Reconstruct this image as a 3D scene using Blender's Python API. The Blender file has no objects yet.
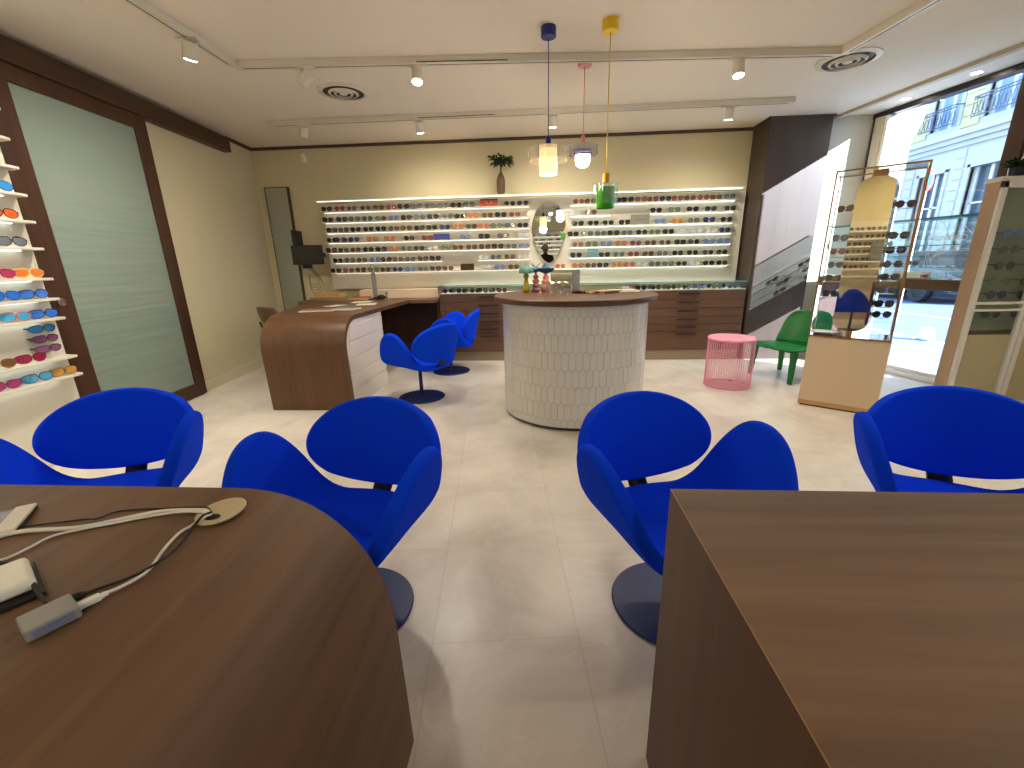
import bpy, bmesh, math, random
from mathutils import Vector, Matrix
random.seed(7)
C = bpy.context.scene.collection
PI = math.pi

# ------------------------------------------------------------------ helpers
def srgb(r, g, b, a=1.0):
    f = lambda c: ((c/255)/12.92) if c/255 <= .04045 else (((c/255)+.055)/1.055)**2.4
    return (f(r), f(g), f(b), a)

def mat(name, col, rough=.5, metal=0, emit=None, es=0, trans=0, ior=1.45, coat=0, spec=.5, alpha=1, noise=0, nscale=20, bump=0, sheen=0):
    m = bpy.data.materials.new(name); m.use_nodes = True
    nt = m.node_tree; b = nt.nodes['Principled BSDF']
    b.inputs['Base Color'].default_value = col
    b.inputs['Roughness'].default_value = rough
    b.inputs['Metallic'].default_value = metal
    b.inputs['IOR'].default_value = ior
    b.inputs['Coat Weight'].default_value = coat
    b.inputs['Specular IOR Level'].default_value = spec
    b.inputs['Transmission Weight'].default_value = trans
    b.inputs['Alpha'].default_value = alpha
    if sheen:
        b.inputs['Sheen Weight'].default_value = sheen
        b.inputs['Sheen Roughness'].default_value = .5
        b.inputs['Sheen Tint'].default_value = col
    if emit:
        b.inputs['Emission Color'].default_value = emit
        b.inputs['Emission Strength'].default_value = es
    # every surface has a little procedural variation
    tc = nt.nodes.new('ShaderNodeTexCoord'); n = nt.nodes.new('ShaderNodeTexNoise')
    n.inputs['Scale'].default_value = nscale; n.inputs['Detail'].default_value = 4
    nt.links.new(tc.outputs['Object'], n.inputs['Vector'])
    if noise:
        mx = nt.nodes.new('ShaderNodeMix'); mx.data_type = 'RGBA'
        mx.inputs['A'].default_value = tuple(c*(1-noise) for c in col[:3])+(1,)
        mx.inputs['B'].default_value = tuple(min(1, c*(1+noise)) for c in col[:3])+(1,)
        nt.links.new(n.outputs['Fac'], mx.inputs['Factor'])
        nt.links.new(mx.outputs['Result'], b.inputs['Base Color'])
    if bump:
        bp = nt.nodes.new('ShaderNodeBump'); bp.inputs['Strength'].default_value = bump; bp.inputs['Distance'].default_value = .002
        nt.links.new(n.outputs['Fac'], bp.inputs['Height']); nt.links.new(bp.outputs['Normal'], b.inputs['Normal'])
    return m

def ramp_mat(name, build, rough=.5, coat=0, spec=.5):
    m = mat(name, (1, 1, 1, 1), rough=rough, coat=coat, spec=spec)
    build(m.node_tree, m.node_tree.nodes['Principled BSDF'])
    return m

def wood(name, dark, light, grain='X', rough=.42, scale=1.0, spec=.45):
    def build(nt, b):
        tc = nt.nodes.new('ShaderNodeTexCoord'); mp = nt.nodes.new('ShaderNodeMapping')
        s = {'X': (1.3, 22, 22), 'Y': (22, 1.3, 22), 'Z': (22, 22, 1.3)}[grain]
        mp.inputs['Scale'].default_value = tuple(v*scale for v in s)
        n = nt.nodes.new('ShaderNodeTexNoise'); n.inputs['Scale'].default_value = 1.0; n.inputs['Detail'].default_value = 7; n.inputs['Roughness'].default_value = .62; n.inputs['Distortion'].default_value = .5
        n2 = nt.nodes.new('ShaderNodeTexNoise'); n2.inputs['Scale'].default_value = .16; n2.inputs['Detail'].default_value = 3
        nt.links.new(tc.outputs['Object'], mp.inputs['Vector']); nt.links.new(mp.outputs['Vector'], n.inputs['Vector']); nt.links.new(mp.outputs['Vector'], n2.inputs['Vector'])
        ad = nt.nodes.new('ShaderNodeMath'); ad.operation = 'MULTIPLY_ADD'; ad.inputs[1].default_value = .6
        nt.links.new(n.outputs['Fac'], ad.inputs[0])
        ml = nt.nodes.new('ShaderNodeMath'); ml.operation = 'MULTIPLY'; ml.inputs[1].default_value = .4
        nt.links.new(n2.outputs['Fac'], ml.inputs[0]); nt.links.new(ml.outputs[0], ad.inputs[2])
        cr = nt.nodes.new('ShaderNodeValToRGB'); cr.color_ramp.elements[0].position = .34; cr.color_ramp.elements[1].position = .66
        cr.color_ramp.elements[0].color = dark; cr.color_ramp.elements[1].color = light
        nt.links.new(ad.outputs[0], cr.inputs['Fac']); nt.links.new(cr.outputs['Color'], b.inputs['Base Color'])
        bp = nt.nodes.new('ShaderNodeBump'); bp.inputs['Strength'].default_value = .12; bp.inputs['Distance'].default_value = .001
        nt.links.new(n.outputs['Fac'], bp.inputs['Height']); nt.links.new(bp.outputs['Normal'], b.inputs['Normal'])
    return ramp_mat(name, build, rough=rough, spec=spec)

def glass(name, tint=(1, 1, 1, 1), refl=.08, rough=.0, fres=1.45):
    """clear pane: a real mix of transmission and mirror reflection by angle"""
    m = bpy.data.materials.new(name); m.use_nodes = True; nt = m.node_tree; nt.nodes.clear()
    out = nt.nodes.new('ShaderNodeOutputMaterial'); mx = nt.nodes.new('ShaderNodeMixShader')
    t = nt.nodes.new('ShaderNodeBsdfTransparent'); t.inputs['Color'].default_value = tint
    g = nt.nodes.new('ShaderNodeBsdfGlossy'); g.inputs['Roughness'].default_value = rough; g.inputs['Color'].default_value = (1, 1, 1, 1)
    lw_ = nt.nodes.new('ShaderNodeLayerWeight'); lw_.inputs['Blend'].default_value = .5
    pw = nt.nodes.new('ShaderNodeMath'); pw.operation = 'POWER'; pw.inputs[1].default_value = 5
    f = nt.nodes.new('ShaderNodeMath'); f.operation = 'MULTIPLY_ADD'; r0 = ((fres-1)/(fres+1))**2; f.inputs[1].default_value = 1-r0; f.inputs[2].default_value = r0
    nt.links.new(lw_.outputs['Facing'], pw.inputs[0]); nt.links.new(pw.outputs[0], f.inputs[0])
    nt.links.new(f.outputs[0], mx.inputs['Fac']); nt.links.new(t.outputs[0], mx.inputs[1]); nt.links.new(g.outputs[0], mx.inputs[2])
    nt.links.new(mx.outputs[0], out.inputs['Surface'])
    return m

class MB:
    def __init__(s): s.v = []; s.f = []; s.mi = []; s.m = 0
    def add(s, vs, fs, M=None):
        o = len(s.v)
        s.v += [tuple(M @ Vector(p)) if M is not None else tuple(p) for p in vs]
        s.f += [[i+o for i in f] for f in fs]; s.mi += [s.m]*len(fs); return s
    def box(s, x0, x1, y0, y1, z0, z1, M=None):
        vs = [(x, y, z) for z in (z0, z1) for y in (y0, y1) for x in (x0, x1)]
        return s.add(vs, [(0, 2, 3, 1), (4, 5, 7, 6), (0, 1, 5, 4), (2, 6, 7, 3), (0, 4, 6, 2), (1, 3, 7, 5)], M)
    def prism(s, poly, z0, z1, M=None):
        n = len(poly); vs = [(p[0], p[1], z0) for p in poly]+[(p[0], p[1], z1) for p in poly]
        fs = [tuple(range(n))[::-1], tuple(range(n, 2*n))]+[(i, (i+1) % n, n+(i+1) % n, n+i) for i in range(n)]
        return s.add(vs, fs, M)
    def lathe(s, prof, n=32, M=None, cap=True):
        vs = []; fs = []
        for r, z in prof:
            for i in range(n):
                a = 2*PI*i/n; vs.append((r*math.cos(a), r*math.sin(a), z))
        for j in range(len(prof)-1):
            for i in range(n):
                fs.append((j*n+i, j*n+(i+1) % n, (j+1)*n+(i+1) % n, (j+1)*n+i))
        if cap:
            fs.append(tuple(range(n))[::-1]); fs.append(tuple(range((len(prof)-1)*n, len(prof)*n)))
        return s.add(vs, fs, M)
    def cyl(s, p, r, z0, z1, n=24, M=None):
        T = Matrix.Translation((p[0], p[1], 0))
        return s.lathe([(r, z0), (r, z1)], n, (M @ T) if M is not None else T)
    def tube(s, pts, r, n=8, M=None, closed=False):
        pts = [Vector(p) for p in pts]; vs = []; fs = []; N = len(pts); up = None
        for k, p in enumerate(pts):
            if closed: d = pts[(k+1) % N]-pts[k-1]
            else: d = (pts[min(k+1, N-1)]-pts[max(k-1, 0)])
            d.normalize()
            if up is None:
                up = Vector((0, 0, 1)) if abs(d.z) < .9 else Vector((1, 0, 0))
            a = d.cross(up); a.normalize(); b = a.cross(d); b.normalize(); up = b
            rr = r[k] if isinstance(r, (list, tuple)) else r
            for i in range(n):
                t = 2*PI*i/n; vs.append(tuple(p+a*rr*math.cos(t)+b*rr*math.sin(t)))
        for k in range(N if closed else N-1):
            for i in range(n):
                k2 = (k+1) % N
                fs.append((k*n+i, k*n+(i+1) % n, k2*n+(i+1) % n, k2*n+i))
        if not closed:
            fs.append(tuple(range(n))[::-1]); fs.append(tuple(range((N-1)*n, N*n)))
        return s.add(vs, fs, M)
    def sphere(s, c, r, n=16, m=10, sc=(1, 1, 1), M=None):
        prof = [(max(1e-4, r*math.sin(PI*j/m)), -r*math.cos(PI*j/m)) for j in range(m+1)]
        T = Matrix.Translation(c) @ Matrix.Diagonal((sc[0], sc[1], sc[2], 1))
        return s.lathe(prof, n, (M @ T) if M is not None else T)
    def grid(s, fn, nu, nv, M=None):
        vs = [fn(i/nu, j/nv) for j in range(nv+1) for i in range(nu+1)]
        fs = [(j*(nu+1)+i, j*(nu+1)+i+1, (j+1)*(nu+1)+i+1, (j+1)*(nu+1)+i) for j in range(nv) for i in range(nu)]
        return s.add(vs, fs, M)
    def mesh(s, name, mats, smooth=False):
        me = bpy.data.meshes.new(name); me.from_pydata(s.v, [], s.f)
        for m in (mats if isinstance(mats, (list, tuple)) else [mats]): me.materials.append(m)
        for p, i in zip(me.polygons, s.mi): p.material_index = i; p.use_smooth = bool(smooth)
        bm = bmesh.new(); bm.from_mesh(me); bmesh.ops.recalc_face_normals(bm, faces=bm.faces); bm.to_mesh(me); bm.free()
        me.update(); return me

def link(name, data, parent=None, loc=(0, 0, 0), rot=(0, 0, 0)):
    o = bpy.data.objects.new(name, data); C.objects.link(o); o.location = loc; o.rotation_euler = rot
    if parent: o.parent = parent
    return o

def obj(name, mb, mats, parent=None, smooth=False, bevel=0, seg=2, sub=0, loc=(0, 0, 0), rot=(0, 0, 0), label=None):
    o = link(name, mb.mesh(name, mats, smooth), parent, loc, rot)
    if bevel:
        b = o.modifiers.new('bevel', 'BEVEL'); b.width = bevel; b.segments = seg; b.limit_method = 'ANGLE'; b.angle_limit = math.radians(40)
    if sub:
        b = o.modifiers.new('sub', 'SUBSURF'); b.levels = sub; b.render_levels = sub
    if smooth == 'auto': autosmooth(o)
    if label: o['label'] = label
    return o

def autosmooth(o, ang=40):
    me = o.data
    bm = bmesh.new(); bm.from_mesh(me)
    for e in bm.edges:
        if len(e.link_faces) == 2 and e.calc_face_angle(0) > math.radians(ang): e.smooth = False
    bm.to_mesh(me); bm.free()

def tag(o, label, cat, group=None):
    o['label'] = label; o['category'] = cat
    if group: o['group'] = group
    return o

def thing(name, label, cat, loc=(0, 0, 0), rz=0, group=None):
    o = link(name, None, None, loc, (0, 0, rz)); o.empty_display_size = .1
    return tag(o, label, cat, group)

def struct(name, mb, mats, bevel=0, smooth=False):
    o = obj(name, mb, mats, None, smooth, bevel); o['kind'] = 'structure'; return o

def dup(root, loc, rz, label, group=None):
    r = root.copy(); C.objects.link(r); r.location = loc; r.rotation_euler = (0, 0, rz); r['label'] = label
    if group: r['group'] = group
    for ch in list(root.children):
        c = ch.copy(); C.objects.link(c); c.parent = r
        for g in ch.children:
            d = g.copy(); C.objects.link(d); d.parent = c
    return r

ORD = ['first', 'second', 'third', 'fourth', 'fifth', 'sixth', 'seventh', 'eighth', 'ninth', 'tenth', 'eleventh', 'twelfth',
       'thirteenth', 'fourteenth', 'fifteenth', 'sixteenth', 'seventeenth', 'eighteenth', 'nineteenth', 'twentieth']

# ------------------------------------------------------------------ materials
WALNUT_D, WALNUT_L = srgb(70, 45, 28), srgb(112, 76, 48)
m_wood_x = wood('walnut_grain_x', srgb(98, 74, 54), srgb(126, 98, 72), 'X', rough=.55)
m_wood_y = wood('walnut_grain_y', srgb(84, 55, 35), srgb(122, 84, 56), 'Y', rough=.5)
m_wood_z = wood('walnut_grain_z', srgb(74, 48, 31), srgb(98, 66, 44), 'Z', rough=.5)
m_drawer = wood('walnut_drawer', srgb(84, 58, 40), srgb(104, 74, 54), 'X', rough=.4, spec=.6)
m_counter_top = wood('walnut_counter_top', srgb(70, 44, 32), srgb(100, 68, 50), 'X', rough=.4)
m_dark_wood = wood('dark_stained_wood', srgb(58, 36, 24), srgb(78, 50, 34), 'Z', rough=.45)
m_beam = wood('dark_beam_wood', srgb(60, 38, 24), srgb(76, 50, 32), 'Y', rough=.5)
m_clad = wood('lacquered_brown_cladding', srgb(56, 42, 34), srgb(70, 54, 44), 'Z', rough=.36, spec=.8)
m_wall = mat('painted_beige_wall', srgb(208, 198, 164), .85, noise=.02, nscale=3, bump=.05)
m_wall_cool = mat('painted_pale_wall', srgb(206, 206, 196), .8, noise=.02, nscale=3)
m_ceil = mat('ceiling_paint', srgb(230, 221, 208), .9, noise=.02, nscale=2)
m_trim_beige = mat('beige_trim', srgb(196, 184, 160), .6, noise=.03)
m_dark_line = mat('dark_brown_trim', srgb(80, 62, 48), .6, noise=.1)  # plain dark brown for trims, edges and recessed bases
m_white = mat('white_lacquer', srgb(232, 230, 224), .35, noise=.01)
m_off = mat('off_white_board', srgb(226, 220, 206), .5, noise=.02)
m_shelf = mat('white_shelf_acrylic', srgb(218, 213, 198), .35, noise=.01)
m_panel = mat('white_display_panel', srgb(218, 213, 198), .5, noise=.015, nscale=5)
m_base = mat('brushed_plinth', srgb(158, 142, 118), .35, metal=.3, noise=.05)
m_black = mat('black_plastic', srgb(22, 22, 24), .4, noise=.1)
m_screen = mat('dark_screen', srgb(52, 50, 50), .25, noise=.05)
m_track = mat('white_track_metal', srgb(214, 208, 194), .45, noise=.02)
m_slot = mat('dark_track_slot', srgb(70, 62, 54), .6, noise=.1)
m_mirror = mat('mirror_silver', srgb(225, 228, 225), .01, metal=1, noise=.004)
m_mirror_t = mat('mirror_bronze', srgb(208, 196, 164), .02, metal=1, noise=.004)
m_gold = mat('brushed_brass', srgb(176, 136, 84), .3, metal=1, noise=.05)
m_blue = mat('blue_wool_fabric', srgb(6, 62, 226), .95, noise=.07, nscale=260, bump=.3, spec=.12, sheen=.6)
m_navy = mat('navy_powder_coat', srgb(12, 34, 88), .42, noise=.05, metal=.1, nscale=60)
m_green = mat('green_moulded_plastic', srgb(22, 118, 56), .35, noise=.04)
m_pink = mat('pink_lacquer_metal', srgb(244, 164, 188), .4, noise=.03)
m_beige_box = mat('beige_plinth_laminate', srgb(204, 182, 150), .5, noise=.02, nscale=4)
m_tan_base = mat('tan_plinth_foot', srgb(192, 150, 96), .45, noise=.05)
m_leather = mat('brown_leather', srgb(98, 68, 56), .45, noise=.1, nscale=60, bump=.3)
m_glass = glass('clear_pane')
m_glass_green = glass('green_edged_glass', (.97, 1, .99, 1))
m_glass_edge = mat('teal_glass_edge', srgb(60, 160, 158), .1, trans=.2, noise=.05)
m_clear = glass('clear_ribbed_glass', (.9, .9, .9, 1), rough=.12, fres=2.4)
m_clear2 = glass('clear_outer_glass', (.95, .97, .95, 1), rough=.03, fres=1.7)
m_tumbler = glass('tumbler_glass', (.9, .92, .9, 1), rough=.02, fres=2.0)
m_led = mat('led_strip', (1, 1, 1, 1), emit=srgb(255, 248, 232), es=.9)
m_led_cool = mat('led_strip_cool', (1, 1, 1, 1), emit=srgb(238, 252, 246), es=1.5)
m_lamp_face = mat('spotlight_lens', (1, 1, 1, 1), emit=srgb(255, 240, 215), es=40)
m_asphalt = mat('asphalt', srgb(100, 112, 134), .9, noise=.12, nscale=3)
m_paving = mat('pale_pavement', srgb(112, 130, 148), .9, noise=.08, nscale=4)
m_paint_w = mat('road_paint', srgb(226, 228, 230), .7, noise=.05)
m_stone = mat('building_stone', srgb(196, 192, 184), .9, noise=.05, nscale=3)
m_stone_y = mat('yellow_stone_block', srgb(206, 192, 142), .9, noise=.05, nscale=3)
m_iron = mat('balcony_iron', srgb(84, 96, 112), .6, noise=.1)
m_winglass = mat('dim_window_glass', srgb(70, 84, 96), .1, noise=.1, nscale=1)
m_curtain = mat('pale_curtain', srgb(136, 160, 182), .5, noise=.1, nscale=6)
m_paper = mat('paper', srgb(228, 222, 208), .7, noise=.02)
m_card = mat('cardboard', srgb(200, 160, 110), .7, noise=.05)
m_leaf = mat('dark_green_leaf', srgb(38, 62, 28), .5, noise=.25, nscale=8)
m_stem = mat('brown_vase_glaze', srgb(92, 70, 42), .4, noise=.1)
m_plug_w = mat('white_charger_plastic', srgb(236, 232, 216), .35, noise=.01)
m_grey_ad = mat('grey_adapter_shell', srgb(142, 140, 134), .4, noise=.02)
m_grom = mat('cable_grommet_beige', srgb(196, 178, 138), .4, noise=.03)
m_cable_w = mat('white_cable_rubber', srgb(224, 218, 206), .5, noise=.01)
m_cable_b = mat('black_cable_rubber', srgb(28, 24, 24), .5, noise=.05)

def mk_floor(nt, b):
    tc = nt.nodes.new('ShaderNodeTexCoord'); mp = nt.nodes.new('ShaderNodeMapping')
    mp.inputs['Rotation'].default_value = (0, 0, math.radians(90-6.0)); mp.inputs['Location'].default_value = (0.63, 0.24, 0)
    nt.links.new(tc.outputs['Object'], mp.inputs['Vector'])
    br = nt.nodes.new('ShaderNodeTexBrick'); br.offset = .5
    br.inputs['Scale'].default_value = 1; br.inputs['Brick Width'].default_value = .97; br.inputs['Row Height'].default_value = .483
    br.inputs['Mortar Size'].default_value = .0018; br.inputs['Mortar Smooth'].default_value = .2
    br.inputs['Color1'].default_value = (0, 0, 0, 1); br.inputs['Color2'].default_value = (1, 1, 1, 1); br.inputs['Mortar'].default_value = (.5, .5, .5, 1)
    nt.links.new(mp.outputs['Vector'], br.inputs['Vector'])
    n = nt.nodes.new('ShaderNodeTexNoise'); n.inputs['Scale'].default_value = 2.2; n.inputs['Detail'].default_value = 8; n.inputs['Roughness'].default_value = .6; n.inputs['Distortion'].default_value = .8
    nt.links.new(tc.outputs['Object'], n.inputs['Vector'])
    n2 = nt.nodes.new('ShaderNodeTexNoise'); n2.inputs['Scale'].default_value = 1.6; n2.inputs['Detail'].default_value = 9; n2.inputs['Distortion'].default_value = 2.2
    nt.links.new(tc.outputs['Object'], n2.inputs['Vector'])
    cr = nt.nodes.new('ShaderNodeValToRGB'); cr.color_ramp.elements[0].position = .3; cr.color_ramp.elements[1].position = .72
    cr.color_ramp.elements[0].color = srgb(204, 195, 182); cr.color_ramp.elements[1].color = srgb(236, 230, 220)
    nt.links.new(n.outputs['Fac'], cr.inputs['Fac'])
    # thin pale veins
    vr = nt.nodes.new('ShaderNodeValToRGB'); e = vr.color_ramp.elements
    e[0].position = .486; e[0].color = (0, 0, 0, 1); e[1].position = .514; e[1].color = (0, 0, 0, 1)
    mid = vr.color_ramp.elements.new(.5); mid.color = (1, 1, 1, 1)
    nt.links.new(n2.outputs['Fac'], vr.inputs['Fac'])
    mv = nt.nodes.new('ShaderNodeMix'); mv.data_type = 'RGBA'; mv.inputs['B'].default_value = srgb(236, 228, 214)
    vm = nt.nodes.new('ShaderNodeMath'); vm.operation = 'MULTIPLY'; vm.inputs[1].default_value = .35
    nt.links.new(vr.outputs['Color'], vm.inputs[0]); nt.links.new(vm.outputs[0], mv.inputs['Factor']); nt.links.new(cr.outputs['Color'], mv.inputs['A'])
    # tile-to-tile variation
    tv = nt.nodes.new('ShaderNodeMix'); tv.data_type = 'RGBA'; tv.blend_type = 'MULTIPLY'; tv.inputs['B'].default_value = (.93, .92, .90, 1)
    tm = nt.nodes.new('ShaderNodeMath'); tm.operation = 'MULTIPLY'; tm.inputs[1].default_value = .8
    nt.links.new(br.outputs['Color'], tm.inputs[0]); nt.links.new(tm.outputs[0], tv.inputs['Factor']); nt.links.new(mv.outputs['Result'], tv.inputs['A'])
    mm = nt.nodes.new('ShaderNodeMix'); mm.data_type = 'RGBA'; mm.inputs['B'].default_value = srgb(186, 170, 146)
    jm = nt.nodes.new('ShaderNodeMath'); jm.operation = 'MULTIPLY'; jm.inputs[1].default_value = .5
    nt.links.new(br.outputs['Fac'], jm.inputs[0]); nt.links.new(jm.outputs[0], mm.inputs['Factor']); nt.links.new(tv.outputs['Result'], mm.inputs['A'])
    nt.links.new(mm.outputs['Result'], b.inputs['Base Color'])
m_floor = ramp_mat('limestone_tile_floor', mk_floor, rough=.3, spec=.4)

def mk_frost(nt, b):
    b.inputs['Base Color'].default_value = srgb(132, 148, 138)
    tc = nt.nodes.new('ShaderNodeTexCoord'); mp = nt.nodes.new('ShaderNodeMapping'); mp.inputs['Scale'].default_value = (1, .5, 9)
    n = nt.nodes.new('ShaderNodeTexNoise'); n.inputs['Scale'].default_value = 1.4; n.inputs['Detail'].default_value = 2
    nt.links.new(tc.outputs['Object'], mp.inputs['Vector']); nt.links.new(mp.outputs['Vector'], n.inputs['Vector'])
    bp = nt.nodes.new('ShaderNodeBump'); bp.inputs['Strength'].default_value = .5; bp.inputs['Distance'].default_value = .02
    nt.links.new(n.outputs['Fac'], bp.inputs['Height']); nt.links.new(bp.outputs['Normal'], b.inputs['Normal'])
m_frost = ramp_mat('frosted_reeded_glass', mk_frost, rough=.15, spec=1.0)

def text_obj(name, s, size, material, parent, loc, rot, label=None, extrude=.0006):
    cu = bpy.data.curves.new(name, 'FONT'); cu.body = s; cu.size = size; cu.align_x = 'CENTER'; cu.align_y = 'CENTER'; cu.extrude = extrude
    cu.materials.append(material); cu.resolution_u = 3
    tmp = bpy.data.objects.new('tmp_text', cu); C.objects.link(tmp)
    me = bpy.data.meshes.new_from_object(tmp.evaluated_get(bpy.context.evaluated_depsgraph_get())); bpy.data.objects.remove(tmp); bpy.data.curves.remove(cu)
    me.materials.clear(); me.materials.append(material)
    o = link(name, me, parent, loc, rot)
    if label: o['label'] = label
    return o

# ------------------------------------------------------------------ camera
yaw, pitch, roll = math.radians(3.95), math.radians(16.08), math.radians(-1.25)
fw = Vector((0, math.cos(pitch), -math.sin(pitch))); up = Vector((0, math.sin(pitch), math.cos(pitch))); ri = Vector((1, 0, 0))
Rz = Matrix.Rotation(yaw, 3, 'Z'); fw, up, ri = Rz @ fw, Rz @ up, Rz @ ri
up, ri = math.cos(roll)*up-math.sin(roll)*ri, math.cos(roll)*ri+math.sin(roll)*up
cam = bpy.data.cameras.new('camera'); co = link('camera', cam)
M = Matrix((ri, up, -fw)).transposed().to_4x4(); M.translation = (0, 0, 1.2)
co.matrix_world = M
cam.sensor_fit = 'HORIZONTAL'; cam.sensor_width = 36; cam.lens = 425/1024*36; cam.clip_start = .01; cam.clip_end = 200
bpy.context.scene.camera = co

# ------------------------------------------------------------------ the room
ZC = 2.6
def wx(y, off=0): return -3.30-.092*(y-3)+off            # the left wall runs slightly askew
FP = Vector((3.53, 5.28, 0)); FD = Vector((.2, -1, 0)).normalized(); FN = Vector((-FD.y, FD.x, 0))   # shop front line; FN points outdoors
if FN.x < 0: FN = -FN
def fpt(s, n=0, z=0): p = FP+FD*s+FN*n; return Vector((p.x, p.y, z))
MF = Matrix(((FD.x, FN.x, 0, FP.x), (FD.y, FN.y, 0, FP.y), (0, 0, 1, 0), (0, 0, 0, 1)))   # local frame of the front: x along it, y outwards

mb = MB(); mb.prism([(-3.4, -3.3), (5.34, -3.3), (3.61, 5.28), (3.62, 5.75), (-3.8, 5.75)], -.1, 0)
struct('floor', mb, m_floor)
mb = MB(); mb.prism([(-3.9, -3.3), (5.40, -3.3), (3.66, 5.28), (3.66, 5.75), (-3.9, 5.75)], ZC, ZC+.15)
struct('ceiling', mb, m_ceil)
mb = MB(); mb.box(-3.75, 2.6, 5.6, 5.75, 0, ZC)
struct('wall_back', mb, m_wall)
mb = MB(); mb.prism([(wx(-3.3), -3.3), (wx(-3.3)-.2, -3.3), (wx(5.7)-.2, 5.7), (wx(5.7), 5.7)], 0, ZC)
struct('wall_left', mb, m_wall)
mb = MB(); mb.box(-3.2, 5.6, -3.3, -3.15, 0, ZC)
struct('wall_rear', mb, m_wall)
mb = MB(); mb.box(3.0, 3.62, 5.30, 5.75, 0, ZC)
struct('wall_return', mb, m_wall_cool)
# brown clad column between the display wall and the shop window
mb = MB(); mb.box(2.42, 3.06, 5.215, 5.6, 0, ZC)
struct('column', mb, m_clad, bevel=.012)
# dark line where back and left walls meet the ceiling
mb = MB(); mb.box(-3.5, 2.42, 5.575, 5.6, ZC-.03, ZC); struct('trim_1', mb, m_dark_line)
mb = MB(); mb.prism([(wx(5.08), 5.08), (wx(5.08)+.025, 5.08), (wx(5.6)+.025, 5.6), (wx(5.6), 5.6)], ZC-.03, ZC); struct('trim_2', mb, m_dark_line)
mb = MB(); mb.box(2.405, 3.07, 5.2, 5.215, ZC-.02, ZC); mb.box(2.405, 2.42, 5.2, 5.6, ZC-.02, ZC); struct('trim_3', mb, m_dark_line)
# beige moulding in the ceiling before the shop front
T0, T1 = Vector((3.13, 5.28)), Vector((3.13+.18*6.5, 5.28-6.5)); n2 = Vector((1, .18)).normalized()
mb = MB(); mb.prism([tuple(T0-n2*.03), tuple(T0+n2*.03), tuple(T1+n2*.03), tuple(T1-n2*.03)], ZC-.03, ZC)
mb.prism([tuple(T0+n2*.045), tuple(T0+n2*.06), tuple(T1+n2*.06), tuple(T1+n2*.045)], ZC-.02, ZC)
struct('trim_4', mb, m_trim_beige, bevel=.004)
# baseboard on the left wall
mb = MB(); mb.prism([(wx(3.86), 3.86), (wx(3.86)+.018, 3.86), (wx(5.6)+.018, 5.6), (wx(5.6), 5.6)], 0, .1)
struct('baseboard_left', mb, m_wall, bevel=.004)
# small bend of wall behind the far desk
mb = MB(); mb.box(-3.54, -2.83, 5.58, 5.6, 0, .1); struct('baseboard_back', mb, m_wall)

# shop window on the right
mb = MB()
mb.box(-.02, 8.6, -.03, .07, ZC-.05, ZC, MF)                # head
mb.box(-.01, .03, -.03, .07, 0, ZC-.05, MF)               # dark post at the corner
struct('window_1', mb, mat('dark_bronze_frame', srgb(52, 44, 40), .4, metal=.3, noise=.05), bevel=.003)
mb = MB(); mb.box(.03, .12, -.05, .07, 0, ZC-.05, MF); struct('trim_5', mb, m_trim_beige, bevel=.004)
mb = MB(); mb.box(.12, 1.9, -.06, .09, 0, .05, MF); mb.box(.12, 1.9, -.03, .07, .05, .085, MF)
mb.box(.12, .16, -.03, .07, .085, ZC-.05, MF)
struct('trim_6', mb, m_white, bevel=.004)
mb = MB(); mb.box(-.35, .10, .08, .35, -.3, 4.0, MF); struct('wall_reveal', mb, m_wall_cool)
mb = MB(); mb.box(.12, 1.30, .02, .03, .085, ZC-.05, MF)
o = struct('window_2', mb, m_glass)
mb = MB(); mb.box(1.24, 1.36, -.05, .1, 0, ZC-.05, MF); struct('column_dark', mb, m_dark_wood, bevel=.004)
mb = MB(); mb.box(1.36, 4.6, -.02, .2, 0, 2.3, MF); mb.box(8.3, 8.7, -.02, .2, 0, 2.3, MF); mb.box(4.6, 8.3, -.02, .2, 0, .3, MF); struct('wall_front', mb, m_wall)
mb = MB(); mb.box(4.6, 8.3, .05, .06, .3, 2.3, MF); struct('window_added_daylight', mb, m_glass)  # unseen glazing added behind the camera so daylight reaches the ceiling
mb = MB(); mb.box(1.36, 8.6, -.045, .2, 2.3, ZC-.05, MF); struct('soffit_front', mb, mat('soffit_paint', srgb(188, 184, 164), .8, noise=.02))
mb = MB(); mb.box(4.6, 8.3, .05, .06, .3, 2.3, MF); struct('window_added_daylight', mb, m_glass)  # second copy of the added daylight glazing
mb = MB(); mb.box(1.36, 8.6, -.06, -.045, 2.28, 2.3, MF); struct('trim_7', mb, m_dark_line)

# ------------------------------------------------------------------ left sliding door and its header
def LM(off, y0=0):      # frame on the left wall: x = off from wall, y along
    d = Vector((-.092, 1, 0)).normalized(); n = Vector((d.y, -d.x, 0)); p = Vector((wx(y0), y0, 0))+n*off
    return Matrix(((n.x, d.x, 0, p.x), (n.y, d.y, 0, p.y), (0, 0, 1, 0), (0, 0, 0, 1)))
mb = MB(); mb.box(-.01, .08, 1.2, 5.05, 2.425, 2.567, LM(0, 0)); struct('trim_8', mb, m_beam, bevel=.003)
W = LM(.012, 0)
D = Vector((0, 0, 0))
door = link('door_1', None); door['kind'] = 'structure'; door['label'] = 'sliding door of frosted glass in a dark wood frame'
fr = MB(); YG0, YG1, YD0, YD1 = 2.80, 3.75, 2.62, 3.875
fr.box(0, .045, YG1, YD1, .01, 2.424, W); fr.box(0, .045, YD0, YG0, .01, 2.424, W)
fr.box(0, .045, YG0, YG1, 2.32, 2.424, W); fr.box(0, .045, YG0, YG1, .01, .13, W)
obj('door_frame', fr, m_dark_wood, door, bevel=.003)
gl = MB()
N = 1
gl.box(.014, .026, YG0, YG1, .13, 2.32, W)
obj('glass_pane', gl, m_frost, door)
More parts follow.
